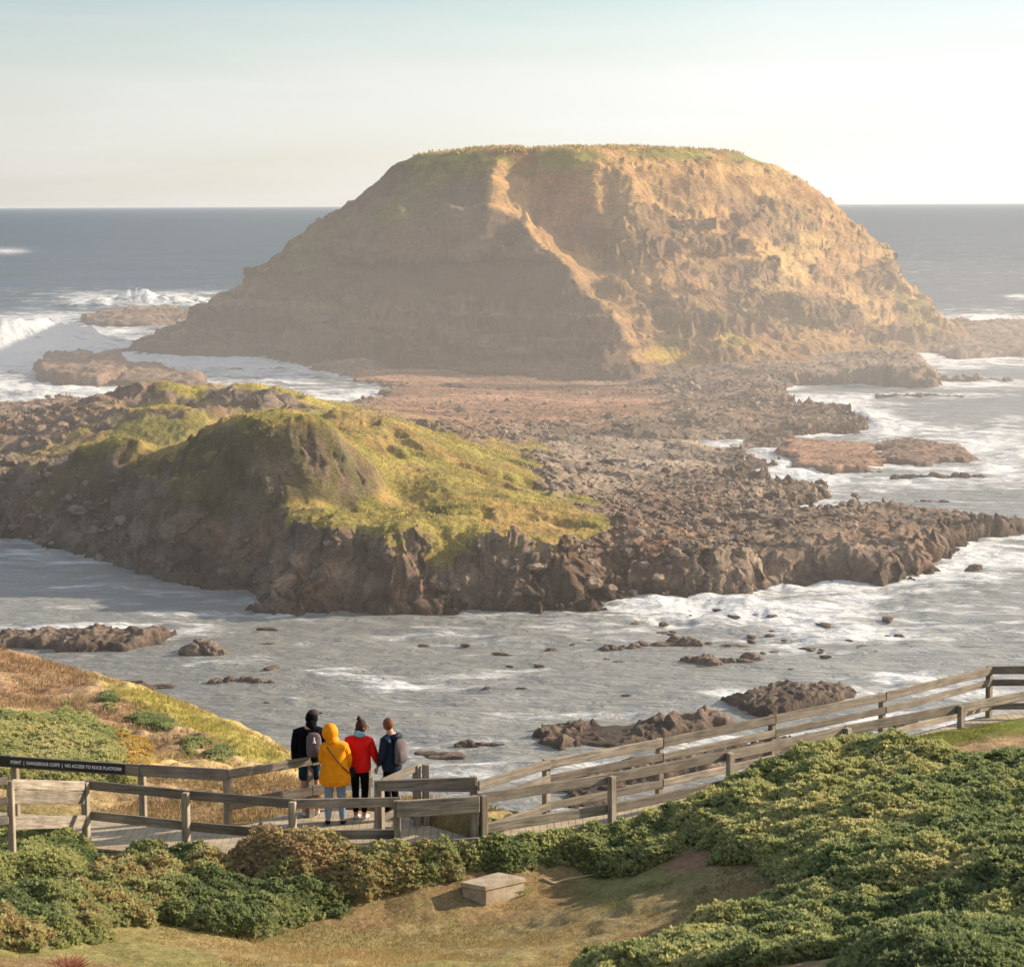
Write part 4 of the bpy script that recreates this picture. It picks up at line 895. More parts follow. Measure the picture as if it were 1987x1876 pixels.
# ------------------------------------------------------------------ boardwalk
def box_bm(bm, lo, hi, bev=.006):
    vs = [bm.verts.new((x, y, z)) for x in (lo[0], hi[0]) for y in (lo[1], hi[1]) for z in (lo[2], hi[2])]
    for f in ((0, 1, 3, 2), (4, 6, 7, 5), (0, 4, 5, 1), (2, 3, 7, 6), (0, 2, 6, 4), (1, 5, 7, 3)): bm.faces.new([vs[i] for i in f])
    return vs
def beam(name, a, b, w, h, mat, parent, h2=None, bev=.008):
    """a sawn timber from a to b (centre of its top edge), its own X axis along its length"""
    a = Vector(a); b = Vector(b); L = (b - a).length; bm = bmesh.new(); h2 = h2 or h
    vs = box_bm(bm, (0, -w / 2, -h), (L, w / 2, 0))
    for v in bm.verts:
        if v.co.x > L * .5 and v.co.z < -h * .5: v.co.z = -h2
    bmesh.ops.bevel(bm, geom=bm.edges[:], offset=bev, segments=1, affect='EDGES')
    o = bm_obj(name, bm, mat, parent)
    d = (b - a).normalized(); yv = Vector((0, 0, 1)).cross(d).normalized(); zv = d.cross(yv)
    pl = Vector(parent.location) if parent else Vector((0, 0, 0))
    o.matrix_local = Matrix(((d.x, yv.x, zv.x, a.x - pl.x), (d.y, yv.y, zv.y, a.y - pl.y), (d.z, yv.z, zv.z, a.z - pl.z), (0, 0, 0, 1)))
    return o
def post(parent, x, y, zt, zb, w=.11, ang=0):
    bm = bmesh.new(); Lh = zt - zb
    box_bm(bm, (-Lh, -w / 2, -w / 2), (0, w / 2, w / 2)); bmesh.ops.bevel(bm, geom=bm.edges[:], offset=.01, segments=1, affect='EDGES')
    o = bm_obj('post', bm, M_pole, parent)
    c, s = math.cos(ang), math.sin(ang); pl = parent.location
    tx, ty = random.uniform(-.012, .012), random.uniform(-.012, .012)
    # local X points up so that the grain runs along the post
    o.matrix_local = Matrix(((tx, c, -s, x - pl.x), (ty, s, c, y - pl.y), (1, 0, 0, zt - pl.z), (0, 0, 0, 1)))
    return o
def fence(label, pts, rails, side=0.0, zt=ZR, zb=ZD - .5, pw=.11, skip=(), over=.06, postdz=-.02, rw=.045, group='timber railings of the boardwalk', tops=None, skipposts=(), h2=None):
    """pts: picture positions of the rail's top at each post; side: how far the rails stand to the camera side of the posts"""
    zs = tops or [zt] * len(pts)
    w = [np.array([*W(p[0], p[1], z), z]) if len(p) == 2 else np.array(p) for p, z in zip(pts, zs)]
    e = empty('timber_fence', (float(w[0][0]), float(w[0][1]), ZD)); tag(e, label, 'fence', group)
    n = len(w)
    for i, p in enumerate(w):
        q = w[min(i + 1, n - 1)] - w[max(i - 1, 0)]
        if i in skipposts: continue
        post(e, p[0], p[1], p[2] + postdz, zb, pw, math.atan2(q[1], q[0]))
    for i in range(n - 1):
        if i in skip: continue
        a, b = w[i].copy(), w[i + 1].copy(); d = b - a; L = np.hypot(d[0], d[1]); t = d / L; nrm = np.array([-t[1], t[0], 0])
        if nrm[1] > 0: nrm = -nrm
        off = nrm * side
        for j, (dz, h) in enumerate(rails):
            a2 = a + off - np.array([0, 0, dz]) - t * (over if i == 0 else -.004) ; b2 = b + off - np.array([0, 0, dz]) + t * (over if i == n - 2 else -.004)
            a2[2] += random.uniform(-.008, .008); b2[2] += random.uniform(-.008, .008)
            beam('rail', a2, b2, rw, h, M_wood, e, h2=(h2 if (h2 and j == 0) else None))
    return e
near_pts = [(165,1515),(360,1535),(567,1553),(770,1550)]
fence('near timber railing in front of the people, four posts, left of the widened rail', near_pts, [(0, .15), (.5, .15)], side=-.08)
fence('short near railing bay with a wide top board, right of the people', [(775,1551),(921,1541)], [(0, .27), (.66, .17)], side=.08, skipposts=(0,))
fence('near timber railing climbing to the right edge above the scrub', [(938,1540),(1187,1503),(1417,1458),(1645,1410),(1865,1367),(2120,1318)], [(0, .17), (.5, .16)], side=-.08)
fence('sunlit end of railing at the left edge, turning towards the camera', [tuple(GD(20,1512,33.2)), tuple([*W(165,1515,ZR), ZR])], [(0.0, .15), (.17, .2), (.56, .2)], side=.0, zb=19.7, skipposts=(1,), rw=.05, over=-.05, pw=.095)
fence('railing stub leaving the frame at the left edge', [tuple(GD(-90,1520,32.6)), tuple(GD(6,1508,33.0))], [(0.0, .12), (.3, .12), (.6, .12)], side=.0, zb=19.7, skipposts=(1,))
sf = fence('back railing of the lookout carrying the black warning strip', [(-130,1454),(28,1464),(275,1480),(440,1490)], [(0, .2)], side=.08)
fence('lookout railing running from its corner behind the black jacket', [(444,1491),(600,1466),(712,1449)], [(0, .15), (.5, .17)], side=.08, skipposts=(0,))
fence('short sunlit railing beside the person in navy, coming towards the camera', [(737,1511),(808,1481),(826,1480)], [(0, .13), (.6, .12)], side=0.0, skip=(1,), over=-.05)
fence('broad single rail between the short sunlit railing and the bend', [(733,1511),(919,1503)], [(0, .17)], side=.1, skipposts=(), h2=.25, over=.02)
fence('far timber railing of the walkway climbing right against the surf', [(925,1512),(1060,1470),(1280,1430),(1498,1385),(1712,1342),(1920,1291)], [(0, .16), (.27, .13), (.74, .13)], side=.08, skipposts=(0,))
fence('level end of the far railing at the right edge', [(1926,1291),(2110,1290)], [(0, .16), (.27, .13), (.74, .13)], side=.08, skipposts=(0,))

# the deck: boards laid across the walkway
def deck():
    bm = bmesh.new()
    nl = [np.array(p) for p in near_line]; fl = [np.array(p) for p in far_line[::-1]]
    def along(line, n):
        L = np.cumsum([0] + [np.hypot(*(line[i + 1] - line[i])) for i in range(len(line) - 1)]); s = np.linspace(0, L[-1], n)
        return np.stack([np.interp(s, L, [p[0] for p in line]), np.interp(s, L, [p[1] for p in line])], 1)
    xs = np.linspace(nl[0][0], nl[-1][0], 170)
    nx = np.array([p[0] for p in nl]); ny = np.array([p[1] for p in nl]); fx = np.array([p[0] for p in fl]); fy = np.array([p[1] for p in fl])
    yn = np.interp(xs, nx, ny) - .12; yf = np.interp(xs, np.sort(fx), fy[np.argsort(fx)]) + .15
    # widen where the lookout bulges out
    gap = .003
    for i in range(len(xs) - 1):
        dz = random.uniform(-.003, .003); x0, x1 = xs[i] + gap, xs[i + 1] - gap
        q = [(x0, yn[i]), (x1, yn[i + 1]), (x1, yf[i + 1]), (x0, yf[i])]
        t = [bm.verts.new((a, b, ZD + dz)) for a, b in q]; u = [bm.verts.new((a, b, ZD - .045)) for a, b in q]
        bm.faces.new(t); bm.faces.new(u[::-1])
        for k in range(4): bm.faces.new([t[k], u[k], u[(k + 1) % 4], t[(k + 1) % 4]])
    # edge joists
    o = bm_obj('boardwalk_path', bm, M_deck); tag(o, kind='structure', label='pale timber boardwalk')
    e = o
    for line, yy in ((xs, yn + .03), (xs, yf - .03)):
        for i in range(0, len(xs) - 12, 12):
            beam('edge_board', (line[i], yy[i], ZD - .05), (line[i + 12], yy[i + 12], ZD - .05), .05, .2, M_wood, e)
deck()

# black strip of warnings fixed to the face of the back rail
def sign():
    a = np.array([*W(-60,1462,ZR), ZR]); b = np.array([*W(246,1479,ZR), ZR])
    # follow the rail's face
    p0 = np.array([*W(28,1464,ZR), ZR]); p1 = np.array([*W(275,1480,ZR), ZR]); d = (p1 - p0); d[2] = 0; Lr = np.hypot(*d[:2]); d /= Lr
    nrm = np.array([-d[1], d[0], 0]); nrm = -nrm if nrm[1] > 0 else nrm
    sa = np.dot(b - p0, d); o0 = p0 + d * (sa - 2.35) + nrm * (.08 + .0225 + .012)
    e = empty('warning_sign', (float(o0[0]), float(o0[1]), float(ZR - .012)), math.atan2(d[1], d[0])); tag(e, 'long black strip with white capitals on the back rail at the left', 'sign')
    m, t, bb = newmat('sign_black'); bb.inputs['Base Color'].default_value = (.012, .014, .018, 1); bb.inputs['Roughness'].default_value = .5
    n = noise_node(t, 30, 4); t.links.new(maprange(t, n.outputs['Fac'], .3, .7, .4, .65), bb.inputs['Roughness'])
    m2, t2, b2 = newmat('sign_white'); b2.inputs['Base Color'].default_value = (.75, .75, .75, 1); b2.inputs['Roughness'].default_value = .6
    bm = bmesh.new(); box_bm(bm, (0, -.012, -.168), (2.35, .008, 0)); bmesh.ops.bevel(bm, geom=bm.edges[:], offset=.002, segments=1, affect='EDGES')
    bm_obj('panel', bm, m, e)
    cu = bpy.data.curves.new('lettering', 'FONT'); cu.body = 'THE POINT  |  DANGEROUS CLIFFS  |  NO ACCESS TO ROCK PLATFORM'[4:]
    cu.size = .07; cu.extrude = .002; cu.align_x = 'RIGHT'; cu.align_y = 'CENTER'; cu.space_character = 1.02; cu.offset = .0016
    tmp = link(bpy.data.objects.new('lettering', cu)); bpy.context.view_layer.update()
    me = bpy.data.meshes.new_from_object(tmp.evaluated_get(bpy.context.evaluated_depsgraph_get())); bpy.data.objects.remove(tmp); me.materials.clear(); me.materials.append(m2)
    cs = np.array([v.co[:] for v in me.vertices]); k = 2.02 / (cs[:, 0].max() - cs[:, 0].min())
    for v in me.vertices: v.co = (v.co.x * k, v.co.y * 1.12, v.co.z)
    o = link(bpy.data.objects.new('lettering', me), e); o.location = (2.30, -.0152, -.084); o.rotation_euler = (math.pi / 2, 0, 0)
sign()

# concrete block in the clearing
def block():
    zt = float(hit(940, 1751)[2]) + .31
    c = [np.array(W(*q, zt)) for q in [(892,1711),(941,1720),(1022,1702),(967,1691)]]
    mid = sum(c) / 4; gz0 = float(ground_z(mid[0:1], mid[1:2])[0])
    e = empty('concrete_block', (mid[0], mid[1], gz0)); tag(e, 'low pale concrete block with a slab lid in the grass clearing', 'concrete block')
    m, t, b = newmat('old_concrete'); tcn = t.nodes.new('ShaderNodeTexCoord'); n = noise_node(t, 5, 8, .7, tcn.outputs['Object']); rp = t.nodes.new('ShaderNodeValToRGB')
    rp.color_ramp.elements[0].position = .3; rp.color_ramp.elements[1].position = .7; rp.color_ramp.elements[0].color = (*lin(140, 124, 104), 1); rp.color_ramp.elements[1].color = (*lin(196, 182, 158), 1)
    t.links.new(n.outputs['Fac'], rp.inputs['Fac']); t.links.new(rp.outputs['Color'], b.inputs['Base Color']); b.inputs['Roughness'].default_value = .9
    bp = t.nodes.new('ShaderNodeBump'); bp.inputs['Strength'].default_value = .5; bp.inputs['Distance'].default_value = .02; t.links.new(n.outputs['Fac'], bp.inputs['Height']); t.links.new(bp.outputs[0], b.inputs['Normal'])
    def prism(k, z0, z1):
        bm = bmesh.new(); lo = [bm.verts.new((*((p - mid) * k), z0)) for p in c]; hi = [bm.verts.new((*((p - mid) * k), z1)) for p in c]
        bm.faces.new(hi); bm.faces.new(lo[::-1])
        for i in range(4): bm.faces.new([lo[i], lo[(i + 1) % 4], hi[(i + 1) % 4], hi[i]])
        bmesh.ops.recalc_face_normals(bm, faces=bm.faces[:])
        bmesh.ops.bevel(bm, geom=bm.edges[:], offset=.012, segments=2, affect='EDGES'); return bm
    bm_obj('base', prism(.93, -.2, zt - gz0 - .075), m, e); bm_obj('lid', prism(1, zt - gz0 - .075 + .002, zt - gz0), m, e)
block()
# bleached stick
def stick():
    pts = [(1054,1712),(1075,1721),(1098,1713),(1125,1708),(1155,1703)]
    w = []
    for a, b in pts:
        w.append(hit(a, b) + [0, 0, .06])
    cu = bpy.data.curves.new('stick', 'CURVE'); cu.dimensions = '3D'; cu.bevel_depth = .024; cu.bevel_resolution = 3; s = cu.splines.new('POLY'); s.points.add(len(w) - 1)
    for i, p in enumerate(w): s.points[i].co = (*p, 1); s.points[i].radius = 1.1 - .18 * i
    m = wood_mat('bleached_wood', lin(160, 140, 104), lin(214, 196, 156)); cu.materials.append(m)
    tmp = link(bpy.data.objects.new('stick', cu)); bpy.context.view_layer.update(); me = bpy.data.meshes.new_from_object(tmp.evaluated_get(bpy.context.evaluated_depsgraph_get())); bpy.data.objects.remove(tmp)
    o = link(bpy.data.objects.new('stick', me)); tag(o, 'bleached crooked stick lying on the grass right of the concrete block', 'stick')
stick()

# ================================================================== PEOPLE
M_skin = cloth('skin', lin(198, 150, 124), .55, .05)
def skin_obj(name, chains, mat, parent, sub=2, flat=None):
    """chains: list of polylines [(x,y,z,rx,ry)...]; the first point of later chains may be ('@', chain, index) to branch from"""
    V, E, R, idx = [], [], [], {}
    for ci, ch in enumerate(chains):
        prev = None
        for pi, p in enumerate(ch):
            if p[0] == '@': prev = idx[(p[1], p[2])]; continue
            V.append(p[:3]); R.append((p[3], p[4] if len(p) > 4 else p[3])); k = len(V) - 1; idx[(ci, pi)] = k
            if prev is not None: E.append((prev, k))
            prev = k
    me = bpy.data.meshes.new(name); me.from_pydata([tuple(v) for v in V], E, []); o = bpy.data.objects.new(name, me); COL.objects.link(o)
    m = o.modifiers.new('Skin', 'SKIN'); m.use_smooth_shade = True
    for i, r in enumerate(R): me.skin_vertices[0].data[i].radius = r
    me.skin_vertices[0].data[0].use_root = True
    s = o.modifiers.new('Sub', 'SUBSURF'); s.levels = sub; s.render_levels = sub
    dg = bpy.context.evaluated_depsgraph_get(); dg.update(); ev = o.evaluated_get(dg)
    nm = bpy.data.meshes.new_from_object(ev); bpy.data.objects.remove(o); nm.name = name
    for p in nm.polygons: p.use_smooth = True
    nm.materials.clear(); nm.materials.append(mat)
    return link(bpy.data.objects.new(name, nm), parent)
def loft(name, rings, mat, parent, nseg=28, cap=True, wrinkle=0.0, seed=0, subs=0, open_bottom=False):
    """rings: (cx, cy, z, rx, ry)"""
    V, F = [], []
    th = np.linspace(0, 2 * math.pi, nseg, endpoint=False)
    R = np.array(rings, float)
    k = np.linspace(0, len(R) - 1, (len(R) - 1) * 4 + 1); RR = np.stack([np.interp(k, np.arange(len(R)), R[:, i]) for i in range(5)], 1)
    # smooth
    for _ in range(2): RR[1:-1] = (RR[:-2] + 2 * RR[1:-1] + RR[2:]) / 4
    vs = []
    for r in RR:
        n = 1 + wrinkle * fbm(np.cos(th) * 1.5 + seed, np.sin(th) * 1.5, np.full(nseg, r[2] * 6), 3)
        vs.append(np.stack([r[0] + r[3] * np.cos(th) * n, r[1] + r[4] * np.sin(th) * n, np.full(nseg, r[2])], 1))
    V = np.concatenate(vs); n = len(RR)
    F = [[i * nseg + j, i * nseg + (j + 1) % nseg, (i + 1) * nseg + (j + 1) % nseg, (i + 1) * nseg + j] for i in range(n - 1) for j in range(nseg)]
    me = bpy.data.meshes.new(name); faces = F + ([list(range(nseg))[::-1], list(range((n - 1) * nseg, n * nseg))] if cap else [])
    me.from_pydata([tuple(v) for v in V], [], faces)
    for p in me.polygons: p.use_smooth = len(p.vertices) == 4
    me.materials.append(mat)
    return link(bpy.data.objects.new(name, me), parent)
def hand_chains(w, d, sgn, base_chain, base_idx, curl=.5):
    """palm, four fingers and a thumb hanging from the wrist w; d: direction of the hand; sgn: which side the thumb leaves"""
    w = np.array(w); d = np.array(d) / np.linalg.norm(d); f = np.array([0, 1.0, 0]); s = np.cross(d, f); s /= np.linalg.norm(s)
    ch = [[('@', base_chain, base_idx), (*(w + d * .05), .028, .018), (*(w + d * .085), .034, .016)]]
    n0 = len
    for i, (o_, L) in enumerate([(-.026, .065), (-.009, .078), (.009, .073), (.025, .058)]):
        a = w + d * .095 + f * o_ ; b = a + d * L * .5 + s * .012 * curl * sgn; c = b + d * L * .35 + s * .03 * curl * sgn
        ch.append([('@', 'PALM', 2), (*a, .0095), (*b, .0085), (*c, .007)])
    a = w + d * .045 + f * .03; ch.append([('@', 'PALM', 1), (*a, .011), (*(a + d * .035 + f * .018), .0095), (*(a + d * .06 + f * .02), .008)])
    return ch
def person(px, py, rz, label, cfg):
    x, y = W(px, py, ZD); e = empty('person', (x, y, ZD + .002), rz); tag(e, label, 'person')
    H = cfg['H']; k = H / 1.75
    # local frame: the person faces +Y (away from the camera when rz is 0)
    lf = cfg.get('feet', [(-.10, .0), (.10, .0)]); hd = cfg.get('head', (0, .02)); tu = cfg.get('turn', 0)
    hip, kn, an = .93 * k, .50 * k, .085 * k
    sh = 1.44 * k; ne = 1.50 * k; hc = H - .125
    sp = [(0, 0, hip, .135, .10), (0, -.01, 1.08 * k, .125, .09), (0, -.015, 1.25 * k, .14, .10), (0, 0, 1.40 * k, .13, .085), (0, .012, ne, .056, .056), (hd[0] * .6, .02 + hd[1] * .6, ne + .07, .052, .055),
          (hd[0], hd[1] + .02, hc - .045, .070, .082), (hd[0], hd[1] + .015, hc + .035, .076, .094), (hd[0], hd[1] + .01, hc + .085, .055, .07)]
    ch = [sp]
    for s, (fx, fy) in zip((-1, 1), lf):
        kx = (s * .09 + fx) / 2 + s * .0; ky = fy * .5 + .02
        ch.append([('@', 0, 0), (s * .085, 0, hip - .06, .088, .088), (kx, ky, kn, .058, .062), (kx * .4 + fx * .6, fy * .8 - .01, .30 * k, .054, .054), (fx, fy - .015, an + .02, .038, .042), (fx * 1.03, fy + .05, .045, .04, .035), (fx * 1.1, fy + .15, .03, .034, .024)])
    arms = cfg['arms']
    for s, (el, wr) in zip((-1, 1), arms):
        ch.append([('@', 0, 3), (s * .165 * k, 0, sh - .02, .055, .055), (*el, .043, .043), (*((np.array(el) * .4 + np.array(wr) * .6)), .037, .037), (*wr, .027, .024)])
        d = np.array(wr) - np.array(el)
        ci = len(ch) - 1; hcs = hand_chains(wr, d, -s, ci, 4)
        pal = len(ch)
        for q in hcs:
            q = [(('@', pal, qq[2]) if qq[0] == '@' and qq[1] == 'PALM' else qq) for qq in q]; ch.append(q)
    body = skin_obj('person', ch, M_skin, e); body.name = 'body'
    hx, hy = hd[0], hd[1] + .01
    # face: nose, eyes, ears, mouth on the +Y side turned by the head's turn
    c, s_ = math.cos(tu), math.sin(tu)
    def hp(a, b, z): return (hx + a * c - b * s_, hy + a * s_ + b * c, z)
    def blob(name, cen, r, mat, rot=tu, sub=2, par=body, rough=0.0):
        bm = bmesh.new(); bmesh.ops.create_icosphere(bm, subdivisions=sub, radius=1)
        for v in bm.verts:
            q = v.co.copy(); n = 1 + (rough * (random.random() - .5)); q = Vector((q.x * r[0] * n, q.y * r[1] * n, q.z * r[2] * n)); v.co = Vector((q.x * math.cos(rot) - q.y * math.sin(rot), q.x * math.sin(rot) + q.y * math.cos(rot), q.z)) + Vector(cen)
        return bm_obj(name, bm, mat, par, True)
    blob('nose', hp(0, .098, hc - .01), (.012, .02, .02), M_skin)
    for q in (-1, 1):
        blob('ear', hp(q * .078, -.005, hc - .005), (.012, .02, .032), M_skin); blob('eye', hp(q * .03, .084, hc + .015), (.012, .008, .008), M_dark)
    blob('mouth', hp(0, .09, hc - .05), (.024, .008, .006), M_lip)
    return e, body, dict(k=k, hip=hip, kn=kn, an=an, sh=sh, ne=ne, hc=hc, hx=hx, hy=hy, hp=hp, blob=blob, lf=lf, arms=arms)
M_dark = cloth('near_black', (.012, .012, .014), .6, .1); M_lip = cloth('lips', lin(160, 96, 84), .5, 0)
M_hair1 = cloth('brown_hair', lin(66, 44, 34), .6, .8, 200); M_hair2 = cloth('light_brown_hair', lin(120, 84, 58), .6, .8, 200)
M_blackcloth = cloth('black_cloth', lin(9, 11, 14), 1.0); M_yel = cloth('yellow_raincoat', lin(240, 150, 16), .7, .35); M_red = cloth('red_jacket', lin(222, 28, 22), .65, .6)
M_navy = cloth('navy_jacket', lin(28, 40, 58), .55, .5); M_jean = cloth('pale_blue_jeans', lin(128, 146, 172), .85); M_shoeW = cloth('pale_shoes', lin(206, 202, 206), .7); M_shoeB = cloth('dark_shoes', lin(24, 24, 30), .6)
M_hoodb = cloth('blue_hood', lin(122, 176, 196), .9); M_short = cloth('teal_shorts', lin(22, 48, 62), .8); M_pack = cloth('mauve_pack', lin(108, 98, 100), .8); M_greyh = cloth('grey_cap', lin(70, 62, 66), .8); M_wht = cloth('white_print', lin(226, 226, 230), .8)

def legs(e, g, mat, name, top, bottom, thick=1.0):
    """trousers, leggings or shorts: one continuous garment"""
    k = g['k']; ch = [[(0, 0, g['hip'] + .10, .145 * thick, .115 * thick), (0, 0, g['hip'] - .01, .15 * thick, .12 * thick)]]
    for s, (fx, fy) in zip((-1, 1), g['lf']):
        kx = (s * .09 + fx) / 2; ky = fy * .5 + .02
        leg = [('@', 0, 1), (s * .088, 0, g['hip'] - .09, .100 * thick, .10 * thick)]
        if bottom >= g['kn']: leg.append((s * .088 + (kx - s * .088) * .9, ky * .9, bottom, .09 * thick, .095 * thick))
        else: leg += [(kx, ky, g['kn'], .070 * thick, .074 * thick), (kx * .4 + fx * .6, fy * .8 - .01, .30 * k, .062 * thick, .064 * thick), (fx, fy - .012, bottom, .050 * thick, .054 * thick)]
        ch.append(leg)
    return skin_obj(name, ch, mat, e)
def shoes(e, g, mat):
    for s, (fx, fy) in zip((-1, 1), g['lf']):
        skin_obj('shoe', [[(fx, fy - .045, .055, .046, .05), (fx * 1.03, fy + .03, .05, .05, .046), (fx * 1.08, fy + .11, .036, .048, .034), (fx * 1.12, fy + .17, .03, .04, .026)]], mat, e, 2)
def jacket(e, g, mat, hem, name='jacket', wide=1.0, flare=1.0, depth=1.0, cuff=.92, seed=1, hemdrop=0):
    k = g['k']; sh = g['sh']
    ch = [[(0, -.005, g['sh'] + .055, .075 * wide, .07), (0, -.008, sh - .01, .185 * wide, .115 * depth), (0, -.012, sh - .14, .20 * wide, .135 * depth), (0, -.012, sh - .30, .195 * wide * (1 + (flare - 1) * .35), .14 * depth),
           (0, -.005, (sh - .30) * .45 + hem * .55, .20 * wide * (1 + (flare - 1) * .7), .145 * depth * (1 + (flare - 1) * .5)), (0, 0, hem, .205 * wide * flare, .15 * depth * flare)]]
    for s, (el, wr) in zip((-1, 1), g['arms']):
        el = np.array(el); wr = np.array(wr); cu = el + (wr - el) * cuff
        ch.append([('@', 0, 1), (s * .175 * k * wide, 0, sh - .055, .085, .085), (*(np.array([s * .175 * k * wide, 0, sh - .05]) * .5 + el * .5), .078, .078), (*el, .070, .070), (*(el * .5 + cu * .5), .062, .062), (*cu, .05, .05)])
    return skin_obj(name, ch, mat, e, 3)
def swing(parent, g, s, a): pass

# black: cap, black jacket, shorts
k = 1.82 / 1.75
e, b, g = person(602, 1583, math.radians(10), 'person in black hooded jacket, cap and teal shorts, leftmost of four',
   dict(H=1.82, feet=[(-.10, -.02), (.12, .03)], head=(.07, .06), turn=math.radians(-62), arms=[((-.25, .0, 1.15 * k), (-.245, .05, .88 * k)), ((.25, .06, 1.17 * k), (.15, .24, 1.06 * k))]))
jacket(e, g, M_blackcloth, .90, wide=1.14, depth=1.12, flare=1.0)
legs(e, g, M_short, 'shorts', 0, .60, 1.1); shoes(e, g, M_shoeW)
hd = g['blob']('hood', g['hp'](0, -.02, g['hc'] - .03), (.103, .112, .135), M_blackcloth, par=e)
g['blob']('cap', g['hp'](0, .012, g['hc'] + .045), (.096, .112, .075), M_greyh, par=e); g['blob']('cap_brim', g['hp'](0, .13, g['hc'] + .035), (.065, .065, .01), M_blackcloth, par=e)
skin_obj('collar', [[(.01, -.01, 1.43 * k, .14, .11), (.04, .0, 1.51 * k, .10, .095), (.06, .03, 1.58 * k, .095, .10)]], M_blackcloth, e)
g['blob']('leg_print', (.16, -.085, .74), (.04, .02, .05), M_wht, par=e)
def pack(owner_label, loc, rz, size, mat, mark=False, lbl=''):
    p = empty('backpack', loc, rz); tag(p, lbl, 'backpack')
    w_, d_, h_ = size
    loft('bag', [(0, 0, -h_ / 2, w_ * .40, d_ * .42), (0, 0, -h_ * .44, w_ * .5, d_ * .5), (0, -.01, -h_ * .1, w_ * .52, d_ * .55), (0, 0, h_ * .25, w_ * .5, d_ * .48), (0, 0, h_ * .42, w_ * .42, d_ * .4), (0, .01, h_ * .5, w_ * .22, d_ * .2)], mat, p, wrinkle=.06, seed=3)
    loft('pocket', [(0, -d_ * .42, -h_ * .38, w_ * .36, d_ * .2), (0, -d_ * .46, -h_ * .2, w_ * .38, d_ * .24), (0, -d_ * .42, -.0, w_ * .36, d_ * .2), (0, -d_ * .36, .03, w_ * .3, d_ * .12)], mat, p, wrinkle=.05, seed=5)
    for s in (-1, 1):
        skin_obj('shoulder_strap', [[(s * w_ * .3, d_ * .3, h_ * .42, .025, .012), (s * w_ * .36, d_ * .75, h_ * .52, .028, .01), (s * w_ * .40, d_ * 1.6, h_ * .36, .028, .01)]], M_blackcloth, p, 1)
    if mark:
        m1 = loft('emblem', [(0, -d_ * .60, .04, .028, .012), (0, -d_ * .60, .07, .02, .012), (0, -d_ * .59, .10, .012, .012), (0, -d_ * .58, .125, .016, .01), (0, -d_ * .57, .14, .008, .01)], M_wht, p, nseg=12)
    return p
def on_back(e, off):
    m = Matrix.Translation(e.location) @ Matrix.Rotation(e.rotation_euler.z, 4, 'Z'); return (m @ Vector(off))
pack('', on_back(e, (.06, -.20, 1.22 * k)), e.rotation_euler.z, (.25, .12, .40), M_pack, True, 'grey mauve backpack with a white emblem on the back of the black jacket')

# yellow raincoat
k = 1.70 / 1.75
e, b, g = person(651, 1600, math.radians(4), 'person in a long yellow raincoat, hood up, and pale jeans',
   dict(H=1.68, feet=[(-.12, .0), (.12, -.01)], head=(-.07, .03), turn=0, arms=[((-.215, .05, 1.14 * k), (-.15, .20, .98 * k)), ((.235, .05, 1.12 * k), (.20, .17, .92 * k))]))
jacket(e, g, M_yel, .64, 'raincoat', wide=.98, depth=1.1, flare=1.62, cuff=.95)
hb = g['blob']('hood', g['hp'](0, -.01, g['hc'] + .005), (.135, .135, .155), M_yel, par=e, sub=3)
skin_obj('hood_neck', [[(-.02, -.02, 1.40 * k, .15, .12), (-.03, -.01, 1.47 * k, .115, .11), (-.04, .02, 1.54 * k, .115, .12)]], M_yel, e)
legs(e, g, M_jean, 'jeans', 0, .09, 1.02); shoes(e, g, M_shoeB)
sb = empty('crossbody_bag', e.location, e.rotation_euler.z); tag(sb, 'thin strapped crossbody bag worn over the yellow raincoat', 'bag')
skin_obj('strap', [[(-.13, -.05, 1.42 * k, .009, .009), (-.10, -.150, 1.36 * k, .009, .009), (0, -.178, 1.22 * k, .009, .009), (.12, -.170, 1.06 * k, .009, .009), (.225, -.11, .94 * k, .009, .009), (.29, .03, .88 * k, .009, .009)]], M_shoeB, sb, 1)
loft('pouch', [(.25, .17, .78 * k, .08, .04), (.25, .17, .82 * k, .1, .05), (.25, .17, .94 * k, .1, .045), (.25, .17, .97 * k, .08, .03)], M_shoeB, sb)

# red jacket
k = 1.74 / 1.75
e, b, g = person(699, 1590, math.radians(-14), 'person in a red puffer jacket and black leggings, dark hair in a bun',
   dict(H=1.70, feet=[(-.07, .0), (.07, .02)], head=(.05, .04), turn=math.radians(-62), arms=[((-.225, .03, 1.15 * k), (-.14, .22, 1.0 * k)), ((.25, .06, 1.11 * k), (.24, .24, .93 * k))]))
jacket(e, g, M_red, .80, wide=1.08, depth=1.16, flare=1.0)
legs(e, g, M_blackcloth, 'leggings', 0, .10, .90); shoes(e, g, M_shoeW)
skin_obj('hood_collar', [[(.0, -.02, 1.43 * k, .125, .105), (.02, -.03, 1.49 * k, .11, .10), (.03, -.02, 1.53 * k, .085, .085)]], M_hoodb, e)
hr = g['blob']('hair', g['hp'](0, -.028, g['hc'] + .015), (.092, .095, .118), M_hair1, par=e, rough=.05, sub=3)
g['blob']('hair_bun', g['hp'](0, -.065, g['hc'] + .145), (.035, .038, .05), M_hair1, par=e, rough=.2)
g['blob']('hair_length', g['hp'](0, -.095, g['hc'] - .075), (.06, .045, .085), M_hair1, par=e, rough=.1)

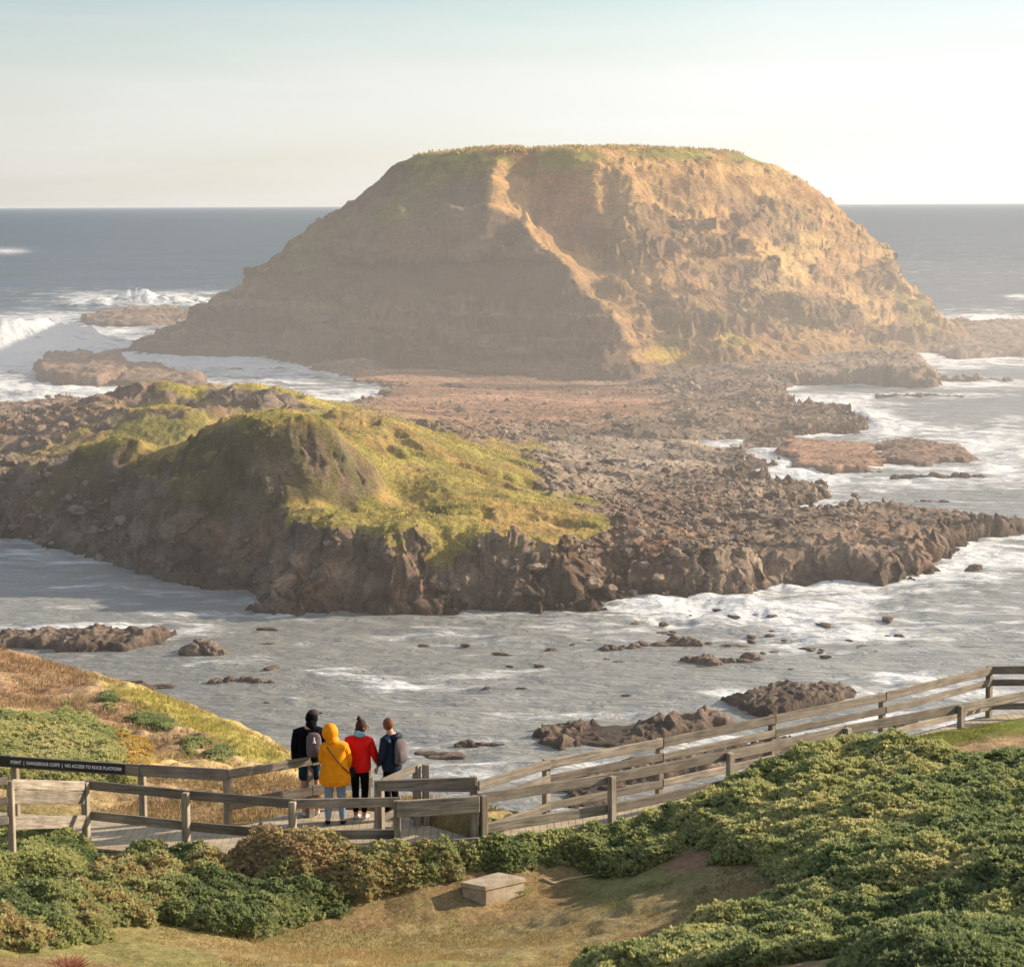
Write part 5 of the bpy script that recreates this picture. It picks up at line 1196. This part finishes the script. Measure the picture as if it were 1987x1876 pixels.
# navy jacket
k = 1.72 / 1.75
e, b, g = person(761, 1590, math.radians(52), 'person in a navy rain jacket, rightmost of the four, behind the short rail',
   dict(H=1.74, feet=[(-.09, .02), (.09, .0)], head=(-.02, .05), turn=math.radians(-20), arms=[((-.22, .02, 1.14 * k), (-.19, .14, .93 * k)), ((.22, .03, 1.14 * k), (.18, .20, .98 * k))]))
jacket(e, g, M_navy, .80, wide=.96, depth=1.12, flare=1.05)
legs(e, g, M_blackcloth, 'trousers', 0, .09, .95); shoes(e, g, M_shoeB)
skin_obj('hood_down', [[(-.10, -.05, 1.45 * k, .05, .05), (-.03, -.13, 1.46 * k, .065, .06), (.07, -.12, 1.46 * k, .065, .06), (.12, -.03, 1.46 * k, .05, .05)]], M_navy, e)
g['blob']('hair', g['hp'](0, -.022, g['hc'] + .02), (.090, .098, .105), M_hair2, par=e, rough=.05, sub=3)
pack('', on_back(e, (.0, -.20, 1.22 * k)), e.rotation_euler.z, (.27, .13, .42), M_pack, False, 'plain grey backpack on the back of the navy jacket')

# ------------------------------------------------------------------ air
def volmat(name, dens, col, an=.35):
    m = bpy.data.materials.new(name); m.use_nodes = True; t = m.node_tree; t.nodes.clear()
    o = t.nodes.new('ShaderNodeOutputMaterial'); v = t.nodes.new('ShaderNodeVolumePrincipled'); v.inputs['Density'].default_value = dens; v.inputs['Color'].default_value = (*col, 1); v.inputs['Anisotropy'].default_value = an
    t.links.new(v.outputs[0], o.inputs['Volume']); return m
def mist():
    for nm, r, c, d, lb in [('sea_mist', (250, 260, 62), (15, 400, 0), .0003, 'faint salt mist veiling the island and the headland'), ('bay_veil', (200, 215, 40), (62, 290, 0), .00062, 'bright warm lens veil, added as air over the bay and the rubble platform'),  # the volume over the bay is added, standing in for lens glare
        ('surf_mist', (170, 115, 22), (40, 350, 0), .0003, 'low warm salt mist over the rubble beach and the island foot')]:
        V, F = ico(4); o = mesh_np(nm, V * np.array(r) + np.array(c), F, volmat(nm, d, (1.0, .96, .92)))
        tag(o, lb, 'mist', kind='stuff')
mist()
def haze():
    lo, hi = (-70000, -60, -2.6), (70000, 62000, 44.5); bm = bmesh.new(); box_bm(bm, lo, hi)
    bmesh.ops.recalc_face_normals(bm, faces=bm.faces[:])
    tag(bm_obj('haze', bm, volmat('sea_haze', 1 / 60000, (.93, .96, 1.0))), 'thin sea haze', 'haze', kind='stuff')
haze()
